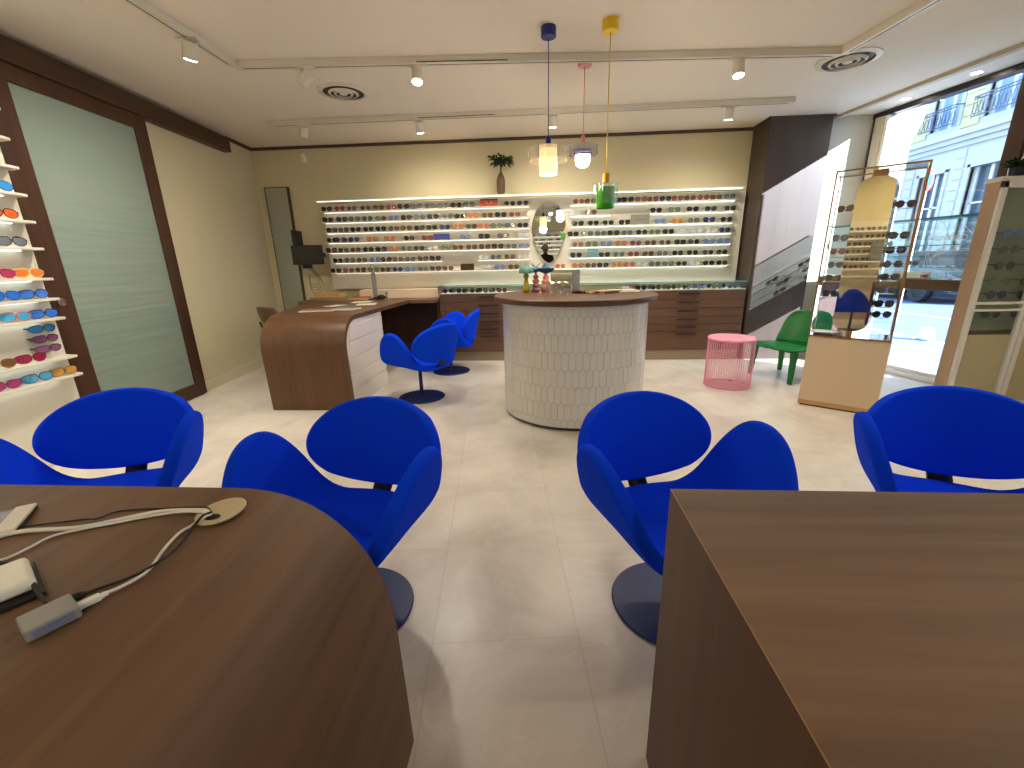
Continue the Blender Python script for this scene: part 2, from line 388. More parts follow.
mb = MB(); RK = W @ Matrix.Translation((.045, 2.71, 1.0)) @ Matrix.Rotation(PI/2, 4, 'Y')
mb.lathe([(.024, 0), (.027, .004), (.027, .01), (.02, .012), (.019, .004), (.001, .004)], 24, RK)
obj('door_handle', mb, mat('satin_steel', srgb(170, 160, 150), .3, metal=1, noise=.03), door, smooth='auto')
# dark fixed wood frame further left, behind the sunglasses display
mb = MB(); mb.box(0, .028, 1.2, 2.615, 0, 2.42, W); struct('door_frame_fixed', mb, m_dark_wood, bevel=.003)

# ------------------------------------------------------------------ sunglasses
LENS = {}
def lens_m(c):
    if c not in LENS:
        LENS[c] = mat('lens_'+'_'.join(map(str, c)), srgb(*c), .08, spec=.8, noise=.12, nscale=14)
    return LENS[c]
FRM = {}
def frame_m(c, clear=False):
    k = (c, clear)
    if k not in FRM: FRM[k] = mat('frame_'+'_'.join(map(str, c)), srgb(*c), .25, noise=.15, nscale=60, spec=.6)
    return FRM[k]
STY = {'k': ('black', (26, 24, 26), (44, 42, 42)), 'b': ('dark brown', (70, 44, 30), (84, 64, 48)), 't': ('tortoiseshell', (112, 72, 40), (96, 76, 56)),
       'g': ('grey', (96, 98, 98), (88, 96, 96)), 'c': ('clear', (206, 206, 200), (184, 190, 190)), 'r': ('red', (138, 56, 50), (118, 62, 54)),
       'o': ('orange', (190, 104, 58), (176, 112, 76)), 'n': ('navy blue', (38, 44, 86), (52, 58, 96)), 'l': ('light blue', (112, 132, 176), (104, 124, 166)),
       'e': ('olive green', (86, 100, 76), (96, 112, 92)), 'y': ('amber', (206, 148, 40), (168, 120, 56)), 'p': ('rose', (150, 92, 92), (128, 84, 84))}
def lens_outline(shape, w, h, n=14):
    pts = []
    for i in range(n):
        a = 2*PI*i/n; c, s = math.cos(a), math.sin(a)
        e = {'round': 1.0, 'square': .6, 'cat': .8, 'aviator': .85, 'sport': .7}[shape]
        x = w*math.copysign(abs(c)**e, c); z = h*math.copysign(abs(s)**e, s)
        if shape == 'cat' and s > 0 and c > 0: x += w*.16*s; z += h*.2*c
        if shape == 'aviator' and s < 0: x *= 1-.25*abs(s)
        if shape == 'sport': z = z*(1-.28*c) if s > 0 else z*(1-.42*max(0, c)-.25*max(0, -c)); x *= 1-.12*max(0, -s)
        pts.append((x, z))
    return pts
def glasses_parts(shape, w=.0275, h=.0245):
    """returns MBs frame, two lenses, two temples; worn facing -y, temples run to +y; lowest point at z=0"""
    fr = MB(); lens = []; temples = []
    gap = .0065 if shape != 'sport' else .002
    wr = 3.2 if shape == 'sport' else .6; tk = .0035 if shape == 'sport' else .0026
    for s in (-1, 1):
        cx = s*(gap+w*1.04); out = [(s*x+cx, z+h*1.12) for x, z in lens_outline(shape, w, h)]
        rim = [Vector((x, wr*x*x, z)) for x, z in out]; yo = wr*(gap+w*2.1)**2
        fr.tube(rim, .0026, 5, closed=True)
        l = MB(); n = len(out)
        vs = [(x, -.0012+v.y, z) for (x, z), v in zip(out, rim)]+[(x, .0012+v.y, z) for (x, z), v in zip(out, rim)]
        l.add(vs, [tuple(range(n)), tuple(range(n, 2*n))[::-1]]+[(i, (i+1) % n, n+(i+1) % n, n+i) for i in range(n)])
        lens.append(l)
        t = MB(); xo = s*(gap+w*2.1)
        t.tube([(xo-.003*s, yo, h*1.5), (xo+.004*s, yo+.008, h*1.5), (xo+.004*s, .09, h*1.4), (xo-.001*s, .125, h*.5)], [tk*1.3, tk*1.3, tk, tk], 5)
        temples.append(t)
    fr.tube([(-gap-.002, 0, h*1.35), (0, -.002, h*1.55), (gap+.002, 0, h*1.35)], .0026, 5)
    return fr, lens, temples
SMALL = {}
def small_glasses_mesh(code, shape, k=1.0):
    key = (code, shape)
    if key not in SMALL:
        fr, ls, ts = glasses_parts(shape)
        m = MB(); m.add(fr.v, fr.f)
        for t in ts: m.add(t.v, t.f)
        m.m = 1
        for l in ls: m.add(l.v, l.f)
        nm, fc, lc = STY[code]
        SMALL[key] = m.mesh('sunglasses', [frame_m(fc), lens_m(lc)])
    return SMALL[key]
SHP = ['round', 'square', 'cat', 'aviator']
def small_glasses(code, shape, loc, rz, label, group, sc=1.0, rx=0):
    o = link('sunglasses', small_glasses_mesh(code, shape), None, loc, (rx, 0, rz)); o.scale = (sc, sc, sc)
    return tag(o, label, 'sunglasses', group)
def big_glasses(fc, lc, shape, loc, rot, label, group, sc=1.0, w=.03, h=.021):
    r = link('sunglasses', None, None, loc, rot); r.scale = (sc,)*3; tag(r, label, 'sunglasses', group)
    fr, ls, ts = glasses_parts(shape, w, h)
    obj('frame', fr, frame_m(fc), r, smooth=True)
    for l in ls: obj('lens', l, lens_m(lc), r)
    for t in ts: obj('temple', t, frame_m(fc), r, smooth=True)
    return r

# ------------------------------------------------------------------ back wall displays
YP = 5.54                      # face of the display panels
mb = MB(); mb.box(-2.70, 2.40, YP, 5.597, .90, 1.93)
bp = tag(obj('display_backboard', mb, m_panel, None, bevel=.003), 'long white display board carrying both back-wall sunglasses racks', 'display board')
ZS_L = [1.835, 1.712, 1.590, 1.473, 1.352, 1.228, 1.106]
def rack(name, label, x0, x1, segs, led, skew=0):
    t = thing(name, label, 'display rack', ((x0+x1)/2, YP, 0)); cx = (x0+x1)/2
    m = MB(); m.box((x0-.02 if x0 < 0 else .13)-cx, (x1+.02 if x0 > 0 else .128)-cx, -.20, 0, 1.942, 1.955); obj('canopy_board', m, m_shelf, t, bevel=.002)
    m = MB(); m.box((x0 if x0 < 0 else .135)-cx, (x1 if x0 > 0 else .125)-cx, -.17, -.155, 1.936, 1.942); obj('light_strip', m, led, t)
    for i, z in enumerate(ZS_L):
        for (a, b) in segs[i]:
            m = MB(); m.box(a-cx, b-cx, -.13, 0, z-.008, z); s = obj('shelf', m, m_shelf, t, bevel=.002)
            if True:
                m = MB(); m.box(a-cx+.01, b-cx-.01, -.03, -.02, z-.012, z-.008); obj('light_strip', m, led, s)
    return t
segsL = [[(-2.68, -.12)]]*5+[[(-2.62, -1.22), (-.78, -.12)]]+[[(-2.64, -.12)]]
rack('sunglasses_rack', 'left lit sunglasses rack on the back wall with seven white shelves', -2.68, -.12, segsL, m_led)
segsR = [[(.36, 2.28)], [(.36, .86), (1.30, 2.28)]]+[[(.36, 2.28)]]*4+[[(.17, 2.28)]]
rack('sunglasses_rack', 'right lit sunglasses rack on the back wall beside the brown column', .36, 2.28, segsR, m_led_cool)
rowsL = [('krtbbrkgggkgkkkk', -2.60, -.20, [(-.71, -.49)]), ('knegblkgkgkotkr', -2.60, -.30, []), ('kgkkkbtkknoboegk', -2.58, -.20, []),
         ('knnn', -2.58, -2.30, []), ('bkbkkogkcebbbkgl', -2.62, -.19, []), ('kgblkpgbk', -2.54, -1.30, []), ('kpbebnlgbt', -2.58, -1.14, [])]
row_extra = {3: [('ookrclkgc', -2.08, -.20, [(-1.30, -1.09)])], 5: [('cgtc', -.70, -.20, [])], 6: [('cbclt', -1.02, -.32, [(-.99, -.80)])]}
def fill_row(codes, xa, xb, gaps, z, side, row, start, y=YP-.10):
    n = len(codes); xs = [xa+(xb-xa)*i/max(1, n-1) for i in range(n)]; k = start
    for i, x in enumerate(xs):
        if any(g0-.055 < x < g1+.055 for g0, g1 in gaps): continue
        c = codes[i % n]; sh = SHP[(i*7+row*3+int(x*10)) % 4]
        small_glasses(c, sh, (x+random.uniform(-.008, .008), y+random.uniform(-.006, .006), z+.0015), random.uniform(-.12, .12),
                      '%s sunglasses, %s from left on %s shelf of the %s back-wall rack' % (STY[c][0], ORD[min(k, 19)], ORD[row], side),
                      'sunglasses on the back-wall racks', sc=random.uniform(.98, 1.08))
        k += 1
    return k
for r, (codes, xa, xb, gaps) in enumerate(rowsL):
    k = fill_row(codes, xa, xb, gaps, ZS_L[r], 'left', r, 0)
    for (c2, a2, b2, g2) in row_extra.get(r, []): k = fill_row(c2, a2, b2, g2, ZS_L[r], 'left', r, k)
rowsR = [('rbkkkprkrbrbg', .46, 2.17, []), ('ct', .42, .60, []), ('kkkk', .45, 1.0, []), ('kggkgkekcccn', .40, 2.17, []), ('pelorbbkkll', .46, 2.17, []),
         ('k', .44, .44, []), ('otkyocgekckk', .46, 2.17, [])]
exR = {1: [('kekkk', 1.36, 2.2, [])], 2: [('lygnk', 1.42, 2.17, [])], 5: [('kgrbgkkkk', .78, 2.17, [])]}
for r, (codes, xa, xb, gaps) in enumerate(rowsR):
    k = fill_row(codes, xa, xb, gaps, ZS_L[r], 'right', r, 0)
    for (c2, a2, b2, g2) in exR.get(r, []): k = fill_row(c2, a2, b2, g2, ZS_L[r], 'right', r, k)
small_glasses('o', 'square', (.25, YP-.10, 1.1075), 0.1, 'amber brown sunglasses standing just below right of the oval mirror', 'sunglasses on the back-wall racks', .92)

def card(name, x0, x1, z0, h, col, label, cat='brand card', txt=None, tc=(230, 200, 120), ts=.03, y=YP-.11):
    t = thing(name, label, cat, ((x0+x1)/2, y, z0)); w = (x1-x0)/2
    m = MB(); m.box(-w, w, 0, .008, 0, h); obj('card_panel', m, mat(name+'_'+cat.replace(' ', '_')+'_face', srgb(*col), .5, noise=.08, nscale=25), t, bevel=.001)
    m = MB(); m.box(-w*.6, w*.6, .008, .04, 0, .006); obj('stand_foot', m, m_black, t)
    if txt: text_obj('lettering', txt, ts, mat(name+'_ink', srgb(*tc), .5, noise=.02), t, (0, -.001, h*.5), (PI/2, 0, 0))
    return t
c1 = card('display_card', -.71, -.50, ZS_L[0], .085, (160, 66, 48), 'small red display card on top shelf of the left rack')
m = MB()
for s in (-1, 1):
    m.tube([(s*.014, -.003, .03), (s*.03, -.003, .06), (s*.045, -.003, .058), (s*.03, -.003, .045)], .004, 5)
obj('gold_emblem', m, mat('gold_ink', srgb(214, 176, 112), .4, noise=.05), c1)
m = MB(); m.box(-.1, .1, -.002, 0, .072, .085); obj('dark_band', m, m_black, c1)
card('display_card', -1.30, -1.10, ZS_L[3], .072, (58, 66, 128), 'dark blue display card on fourth shelf of the left rack', txt='------', tc=(110, 118, 170), ts=.02)
card('display_card', -.985, -.815, ZS_L[6], .08, (58, 46, 12), 'dark olive display card on bottom shelf of the left rack', txt='-----', tc=(120, 100, 50), ts=.02)
card('display_card', 1.07, 1.29, ZS_L[2], .11, (140, 138, 124), 'grey display card with dark line of lettering on right rack', txt='--------', tc=(84, 82, 76), ts=.04)
pc = card('postcard', .565, .70, ZS_L[5], .095, (112, 168, 190), 'small blue seaside picture on sixth shelf of the right rack', cat='picture')
m = MB(); m.add([(-.067, -.0015, 0), (.067, -.0015, 0), (.067, -.0015, .03), (-.067, -.0015, .075)], [(0, 1, 2, 3)]); obj('picture_foreground', m, mat('picture_green', srgb(120, 150, 140), .5, noise=.15, nscale=30), pc)

# oval mirror between the racks
def oval(n=48):
    pts = []
    for i in range(n):
        a = 2*PI*i/n; x, z = math.cos(a), math.sin(a)
        w = .205 if z > 0 else .205*(1-.30*(-z)**1.3)
        pts.append((w*x, (.30 if z > 0 else .40)*z))
    return pts
t = thing('oval_mirror', 'frameless egg-shaped mirror hanging between the two sunglasses racks', 'mirror', (.112, YP-.03, 1.575))
RX = Matrix.Rotation(PI/2, 4, 'X')
m = MB(); m.prism(oval(), 0, .008, RX); obj('mirror_glass', m, m_mirror, t)
m = MB(); m.prism([(x*.9, z*.9) for x, z in oval()], -.028, 0, RX); obj('mounting_plate', m, m_off, t)

# plant in vase on the canopy
def leaf(mb, p, d, L, w):
    d = Vector(d).normalized(); a = d.cross(Vector((0, 0, 1))); a = a.normalized() if a.length > .01 else Vector((1, 0, 0)); p = Vector(p)
    q = [p, p+d*L*.4+a*w, p+d*L+Vector((0, 0, -L*.25)), p+d*L*.4-a*w]; u = a.cross(d)*.012*L/.06
    mb.add([tuple(q[0]), tuple(q[1]), tuple(q[2]), tuple(q[3]), tuple(p+d*L*.45+u)], [(0, 1, 4), (1, 2, 4), (2, 3, 4), (3, 0, 4)])
t = thing('vase_plant', 'dark leafy plant in a slim brown vase above the left rack', 'plant', (-.455, 5.45, 1.956))
m = MB(); m.lathe([(.036, 0), (.05, .05), (.052, .15), (.04, .2), (.022, .235), (.018, .25)], 20); obj('vase', m, m_stem, t, smooth='auto')
m = MB(); m.tube([(0, 0, .22), (.003, 0, .30), (-.002, 0, .37)], .01, 6); obj('stem', m, m_leaf, t)
m = MB()
for i in range(170):
    a = random.uniform(0, 2*PI); e = random.uniform(-.6, 1.4); r = random.uniform(.02, .11)
    p = (r*math.cos(a)*1.1, r*math.sin(a)*.7, .36+r*math.sin(e)*.6)
    leaf(m, p, (math.cos(a), math.sin(a), math.sin(e)*.5), random.uniform(.04, .07), .015)
obj('leaves', m, m_leaf, t)

# ------------------------------------------------------------------ drawer counter with glass vitrine
YC = 5.19
t = thing('drawer_counter', 'long walnut drawer counter under the back-wall sunglasses racks', 'counter', (.58, YC, 0))
x0, x1 = -1.225-.58, 2.385-.58
m = MB(); m.box(x0, x1, .02, .34, .12, .835); obj('carcass', m, m_drawer, t, bevel=.002)
m = MB(); m.box(x0, x1, .035, .34, 0, .12); obj('plinth', m, m_base, t, bevel=.002)
cols = [(-1.225, -.43), (-.43, .28), (.28, 1.05), (1.05, 2.385)]
zr = [.832, .73, .63, .53, .44, .355, .125]
for ci, (a, b) in enumerate(cols):
    a -= .58; b -= .58
    for j in range(6):
        z1, z0 = zr[j], zr[j+1]
        m = MB(); m.box(a+.003, b-.003, 0, .02, z0+.002, z1-.002); dr = obj('drawer', m, m_drawer, t, bevel=.0015)
        hc = [(-.62-.58), 0, 0, 0][ci] if ci == 0 else [0, -.08-.58, .66-.58, 1.74-.58][ci]
        hw = .12; hz = z1-.028
        m = MB(); m.box(hc-hw, hc+hw, -.012, 0, hz-.003, hz+.003); m.box(hc-hw, hc+hw, -.014, -.010, hz-.012, hz+.003)
        obj('handle', m, mat('drawer_pull', srgb(48, 30, 20), .4, noise=.1) if 'drawer_pull' not in bpy.data.materials else bpy.data.materials['drawer_pull'], dr)
t = thing('glass_vitrine', 'low glass vitrine full of sunglasses on the drawer counter', 'display case', (.58, YC, .835))
m = MB(); m.box(x0+.004, x1, .01, .31, 0, .006); obj('base_board', m, m_off, t)
m = MB(); m.box(x0+.004, x1, .004, .009, .0, .092); obj('front_pane', m, m_glass_green, t)
m = MB(); m.box(x1-.006, x1, .009, .31, 0, .092); obj('end_pane', m, m_glass_green, t)
m = MB(); m.box(x0, x1, 0, .32, .092, .1); obj('top_pane', m, m_glass_green, t)
m = MB(); m.box(x0, x1, -.0015, 0, .0905, .1015); m.box(x1, x1+.0015, 0, .32, .0905, .1015); obj('pane_edge', m, m_glass_edge, t)
m = MB(); m.box(x0-.006, x0, 0, .32, 0, .1); obj('end_panel', m, m_drawer, t)
m = MB(); m.box(x0+.02, x1-.02, .3, .309, .078, .088); obj('light_strip', m, m_led_cool, t)
def vit(xa, xb, n, side, codes):
    for i in range(n):
        c = codes[i % len(codes)]
        small_glasses(c, SHP[i % 4], (xa+(xb-xa)*i/(n-1), YC+.06+.09*(i % 2)+random.uniform(-.01, .01), .843), random.uniform(-.6, .6),
                      '%s sunglasses lying %s in %s of glass vitrine on counter' % (STY[c][0], ORD[i]+' from left', side), 'sunglasses lying in the counter vitrine', .95)
vit(-1.12, -.46, 9, 'left end', 'kgkekkgkb'); vit(1.02, 2.25, 15, 'right end', 'cpkgkbkekglkgkk')

# ------------------------------------------------------------------ round tiled counter
RC = (.27, 3.45); RR = .565
m_tile = mat('picket_tile_glaze', srgb(216, 214, 206), .22, noise=.05, nscale=2.5, spec=.6)
m_grout = mat('grey_grout', srgb(164, 158, 146), .8, noise=.05)
t = thing('round_counter', 'round white picket-tiled counter with dark walnut top in the middle', 'counter', (RC[0], RC[1], 0))
m = MB(); m.cyl((0, 0), RR-.004, .03, .905, 96); obj('drum', m, m_grout, t, smooth='auto')
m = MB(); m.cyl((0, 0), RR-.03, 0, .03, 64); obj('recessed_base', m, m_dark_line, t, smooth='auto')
m = MB(); NT = 72; tw = 2*PI/NT; th = .124; pk = .016; gp = .0011
def cylp(a, z, r): return (r*math.cos(a), r*math.sin(a), z)
row = 0; zb = .03-.075
while zb < .905:
    for i in range(NT):
        ac = (i+(row % 2)*.5)*tw; hw = tw/2-gp/RR
        pts = [(ac-hw, zb+pk+gp), (ac, zb+gp*1.3), (ac+hw, zb+pk+gp), (ac+hw, zb+th-gp), (ac, zb+th+pk-gp*1.3), (ac-hw, zb+th-gp)]
        pts = [(a, min(max(z, .03), .905)) for a, z in pts]
        if max(p[1] for p in pts)-min(p[1] for p in pts) < .004: continue
        tilt = random.uniform(-.0012, .0012)
        vs = [cylp(a, z, RR+.001+tilt*(1 if k in (0, 5) else -1 if k in (2, 3) else 0)) for k, (a, z) in enumerate(pts)]+[cylp(a, z, RR-.005) for a, z in pts]
        m.add(vs, [(0, 1, 2, 3, 4, 5)]+[(k, (k+1) % 6, 6+(k+1) % 6, 6+k) for k in range(6)])
    zb += th; row += 1
o = obj('picket_tiles', m, m_tile, t)
m = MB(); m.lathe([(RR-.02, .905), (RR+.062, .905), (RR+.068, .911), (RR+.068, .939), (RR+.062, .945), (.001, .945)], 96); obj('counter_top', m, m_counter_top, t, smooth='auto')
ZT = .946

# things on the round counter
def bead_stack(name, loc, prof, material, label, cat, hat, hatm, hatname):
    t = thing(name, label, cat, loc)
    m = MB(); m.lathe(prof, 24); obj('stacked_body', m, material, t, smooth=True)
    m = MB(); hat(m); obj(hatname, m, hatm, t, smooth='auto')
    return t
pink_c = mat('terracotta_pink_glaze', srgb(196, 126, 110), .5, noise=.08); rose_c = mat('dusty_rose_glaze', srgb(158, 104, 100), .5, noise=.08)
yel_c = mat('mustard_glaze', srgb(172, 156, 50), .4, noise=.1); teal_c = mat('teal_striped_glaze', srgb(84, 136, 124), .4, noise=.5, nscale=45); blu_c = mat('blue_glaze', srgb(48, 92, 132), .4, noise=.25, nscale=30)
def dome(m):
    m.lathe([(.042, .155), (.062, .158), (.063, .175), (.052, .205), (.03, .222), (.002, .228)], 24)
bead_stack('ceramic_totem', (-.115, 3.68, ZT), [(.026, 0), (.028, .03), (.02, .08), (.014, .115), (.02, .12), (.026, .13), (.02, .14), (.012, .15), (.01, .16)],
           yel_c, 'mustard ceramic totem with teal striped dome, leftmost on round counter', 'ceramic totem', dome, teal_c, 'dome_cap')
def bird(m):
    m.lathe([(.002, .162), (.05, .168), (.062, .185), (.03, .2), (.001, .205)], 20, Matrix.Diagonal((1.3, .6, 1, 1)))
    for s in (-1, 1): m.tube([(0, 0, .2), (s*.025, 0, .222), (s*.035, 0, .235)], .004, 5)
pf = [(.034, 0), (.036, .02), (.02, .03), (.033, .042), (.034, .058), (.018, .068), (.03, .08), (.03, .095), (.015, .105), (.025, .118), (.024, .13), (.01, .14), (.01, .165)]
bead_stack('ceramic_totem', (-.035, 3.76, ZT), pf, rose_c, 'dusty rose beaded ceramic totem with blue bird top, middle of three', 'ceramic totem', bird, blu_c, 'bird_cap')
def boat(m):
    m.lathe([(.012, .15), (.05, .165), (.075, .195), (.04, .19), (.03, .21), (.012, .232), (.001, .24)], 24, Matrix.Diagonal((1, .7, 1, 1)))
pf2 = [(.036, 0), (.045, .03), (.043, .05), (.028, .06), (.038, .078), (.034, .095), (.02, .104), (.028, .118), (.02, .132), (.01, .14), (.01, .16)]
bead_stack('ceramic_totem', (.05, 3.69, ZT), pf2, pink_c, 'terracotta pink tiered ceramic totem with blue boat-shaped top', 'ceramic totem', boat, blu_c, 'boat_cap')
def tumbler(x, y, label, h=.105, r=.042):
    t = thing('glass_tumbler', label, 'glass', (x, y, ZT), 0, 'empty tumblers on the round counter')
    m = MB(); m.lathe([(r*.8, 0), (r*.95, .006), (r, .03), (r, h), (r-.003, h), (r-.003, .03), (r*.85, .014), (.001, .012)], 32, cap=False); obj('glass_body', m, m_tumbler, t, smooth=True)
    return t
tumbler(.085, 3.30, 'clear empty tumbler, left of the pair on the round counter')
tumbler(.20, 3.30, 'clear empty tumbler, right of the pair on the round counter')
tumbler(.155, 3.42, 'clear empty tumbler standing behind the front pair on round counter')
t = thing('tabletop_mirror', 'square tabletop mirror with grey side standing behind the tumblers', 'mirror', (.20, 3.86, ZT), math.radians(8))
m = MB(); m.box(-.105, .085, 0, .012, .0, .175); obj('mirror_glass', m, m_mirror_t, t, bevel=.001)
m = MB(); m.prism([(.086, 0), (.165, .05), (.165, .06), (.086, .02)], 0, .175); obj('grey_side', m, mat('grey_mirror_case', srgb(128, 126, 118), .5, noise=.04), t, bevel=.002)
# fanned temple samples, booklet
cols_ = [((70, 40, 34), 'dark brown'), ((44, 34, 32), 'black'), ((98, 56, 46), 'reddish brown'), ((176, 150, 100), 'honey'), ((206, 184, 130), 'pale horn'), ((150, 60, 44), 'rust red'), ((188, 160, 96), 'golden'), ((120, 96, 72), 'taupe')]
for i, (cc, nm) in enumerate(cols_):
    m = MB(); m.box(-.10, .10, -.009, .009, 0, .018)
    o = obj('acetate_sample', m, frame_m(cc), None, bevel=.002, loc=(.335+.034*i, 3.52-.012*i, ZT), rot=(0, 0, math.radians(40)))
    tag(o, '%s acetate sample strip fanned on the round counter' % nm, 'sample strip', 'acetate sample strips fanned on the round counter')
t = thing('booklet_tray', 'flat cream booklet tray at right edge of the round counter', 'tray', (.66, 3.56, ZT), math.radians(-4))
m = MB(); m.box(-.13, .13, -.1, .1, 0, .01); obj('tray_base', m, m_off, t, bevel=.003)
m = MB(); m.box(-.11, .11, -.08, .08, .01, .016); obj('booklet', m, mat('printed_paper', srgb(198, 182, 158), .7, noise=.1, nscale=18), t)

# ------------------------------------------------------------------ waterfall desks in the foreground
def waterfall(prof_outer, thick):
    """offset a polyline inward"""
    out = []
    P = [Vector(p) for p in prof_outer]
    for i, p in enumerate(P):
        d = (P[min(i+1, len(P)-1)]-P[max(i-1, 0)]).normalized(); n = Vector((d.y, -d.x)); out.append(p+n*thick)
    return P, out
# left desk: top z .735, curved right end
prof = [(-2.35, .737)]+[(-.66, .737)]
A_, B_ = .325, .40
for i in range(1, 17):
    a = PI/2*i/16; e = .88
    prof.append((-.665+A_*math.sin(a)**e if a else 0, .737-B_+B_*math.cos(a)**e))
prof += [(-.335, .15), (-.332, 0)]
P_, Q_ = waterfall(prof, .035)
t = thing('curved_desk', 'walnut desk with rounded waterfall end, bottom left of photo', 'desk', (0, 0, 0))
m = MB(); n = len(P_); vs = []
for y in (-.15, .79):
    vs += [(p.x, y, p.y) for p in P_]+[(q.x, y, q.y) for q in Q_]
fs = []
for i in range(n-1):
    fs += [(i, i+1, 2*n+i+1, 2*n+i), (n+i, 3*n+i, 3*n+i+1, n+i+1), (i, n+i, n+i+1, i+1), (2*n+i, 2*n+i+1, 3*n+i+1, 3*n+i)]
fs += [(0, 2*n, 3*n, n), (n-1, 2*n-1, 4*n-1, 3*n-1)]
m.add(vs, fs); obj('waterfall_top', m, wood('walnut_curved_top', srgb(92, 66, 46), srgb(120, 90, 64), 'Y', rough=.5), t, smooth='auto')
m = MB(); m.box(-2.35, -2.31, -.15, .79, 0, .70); obj('end_panel', m, m_wood_z, t, bevel=.002)
m = MB(); m.box(-2.31, -.66, .68, .70, .05, .695); obj('modesty_panel', m, m_wood_x, t)
# right desk: mitred square end
t = thing('square_desk', 'walnut desk with mitred square end, bottom right of photo', 'desk', (0, 0, 0))
XL, XR, Y0, Y1, ZD = .262, 2.45, -.15, .785, .752
m = MB(); m.prism([(XL+.001, Y0), (XR, Y0), (XR, Y1), (XL+.001, Y1)], ZD-.002, ZD)
m.box(XL+.04, XR, Y0, Y1, ZD-.04, ZD-.002); obj('desk_top', m, m_wood_x, t, bevel=.0015)
m = MB(); m.box(XL, XL+.0395, Y0, Y1, 0, ZD-.0025); obj('side_panel', m, m_wood_z, t, bevel=.0015)
m = MB(); m.box(XL-.0004, XL+.0012, Y0, Y1, ZD-.0016, ZD+.0002); obj('pale_edge', m, mat('pale_edge_band', srgb(150, 112, 76), .5, noise=.1), t)
m = MB(); m.box(XR-.04, XR, Y0, Y1, 0, ZD-.041); obj('side_panel', m, m_wood_z, t, bevel=.0015)
m = MB(); m.box(XL+.04, XR-.04, .68, .70, .05, ZD-.045); obj('modesty_panel', m, m_wood_x, t)

# ------------------------------------------------------------------ cables and chargers on the left desk
ZD2 = .738
def smooth_path(pts, k=6):
    P = [Vector(p) for p in pts]; out = []
    for i in range(len(P)-1):
        p0, p1, p2, p3 = P[max(i-1, 0)], P[i], P[i+1], P[min(i+2, len(P)-1)]
        for j in range(k):
            t_ = j/k; out.append(.5*((2*p1)+(-p0+p2)*t_+(2*p0-5*p1+4*p2-p3)*t_*t_+(-p0+3*p1-3*p2+p3)*t_**3))
    out.append(P[-1]); return out
def cable(name, pts, r, material, label, z=None):
    P = smooth_path([(p[0], p[1], ZD2+r+(p[2] if len(p) > 2 else 0)) for p in pts])
    m = MB(); m.tube(P, r, 8); return tag(obj(name, m, material, None, smooth=True), label, 'cable')
t = thing('cable_grommet', 'round beige cable grommet set into the curved desk top', 'grommet', (-.628, .698, ZD2))
m = MB(); m.lathe([(.047, 0), (.047, .003), (.043, .0045), (.001, .0045)], 40, Matrix.Diagonal((.86, 1, 1, 1))); obj('cover_disc', m, m_grom, t, smooth='auto')
m = MB(); m.lathe([(.001, .0052), (.013, .005)], 20, Matrix.Translation((.002, -.026, 0)) @ Matrix.Diagonal((1.2, .8, 1, 1))); obj('cable_hole', m, m_cable_b, t)
H = (-.628, .672, .008)
cable('power_cable', [(-1.06, .585), (-.988, .596), (-.948, .618), (-.855, .632), (-.795, .663), (-.744, .688), (-.692, .694), (-.65, .684, .006), H], .0042, m_cable_w, 'thick white cable running left from the grommet across desk')
cable('charging_cable', [(-.93, .53), (-.896, .543), (-.886, .567), (-.882, .605), (-.855, .626), (-.80, .652), (-.753, .675), (-.70, .684, .004), (-.65, .676, .01), H], .0024, m_cable_w, 'thin white cable curling down to the left beside thick cable')
cable('device_cable', [(-.98, .625, .004), (-.919, .649), (-.875, .662), (-.842, .655, .006), (-.834, .691), (-.762, .701), (-.701, .708), (-.66, .70, .006), (-.632, .678, .012)], .0018, m_cable_b, 'thin black cable running behind the white cables to the tablet')
cable('charging_cable', [(-.642, .474, .004), (-.636, .487), (-.626, .505), (-.622, .529), (-.641, .579), (-.652, .623), (-.647, .65), (-.63, .662, .01), H], .0026, m_cable_w, 'thin white charging cable plugged into the grey adapter')
cable('device_cable', [(-.678, .463, .004), (-.661, .492), (-.638, .514), (-.617, .542, .005), (-.624, .587), (-.641, .64), (-.634, .66, .012), (-.624, .672, .014)], .0022, m_cable_b, 'thin black cable crossing over the white charging cable')
cable('device_cable', [(-.90, .53), (-.869, .522, .012), (-.826, .512, .018), (-.781, .495, .016), (-.735, .468, .01), (-.70, .45, .005)], .003, m_cable_b, 'short black cable looping over the white charger at left')
t = thing('adapter_box', 'small grey metal adapter box on the curved desk', 'adapter', (-.669, .428, ZD2), math.radians(61))
m = MB(); m.box(-.027, .027, -.024, .024, 0, .018); obj('adapter_shell', m, m_grey_ad, t, bevel=.003, seg=3)
m = MB(); m.box(-.02, .02, -.0245, -.0238, .003, .015); obj('side_label', m, mat('blue_grey_side', srgb(116, 124, 142), .4, noise=.03), t)
t = thing('usb_plug', 'white plug pushed into the grey adapter', 'plug', (-.647, .461, ZD2), math.radians(58))
m = MB(); m.box(-.015, .012, -.006, .006, .001, .01); obj('plug_shell', m, m_plug_w, t, bevel=.002)
m = MB(); m.tube([(.012, 0, .005), (.02, 0, .005)], [.0042, .003], 10); obj('strain_relief', m, m_plug_w, t)
t = thing('black_plug', 'black barrel plug at the far side of the grey adapter', 'plug', (-.684, .455, ZD2), math.radians(55))
m = MB(); m.tube([(-.012, 0, .006), (.018, 0, .006), (.026, 0, .005)], [.006, .006, .003], 10); obj('plug_barrel', m, m_cable_b, t, smooth='auto')
t = thing('wall_charger', 'white rounded charger block on black tray at left edge', 'charger', (-.803, .480, ZD2+.006), math.radians(-33))
m = MB(); m.box(-.045, .045, -.028, .03, 0, .02); obj('charger_body', m, m_plug_w, t, bevel=.008, seg=4)
m = MB(); m.box(-.055, .06, -.042, .035, -.0055, 0); obj('black_tray', m, m_cable_b, t, bevel=.002)
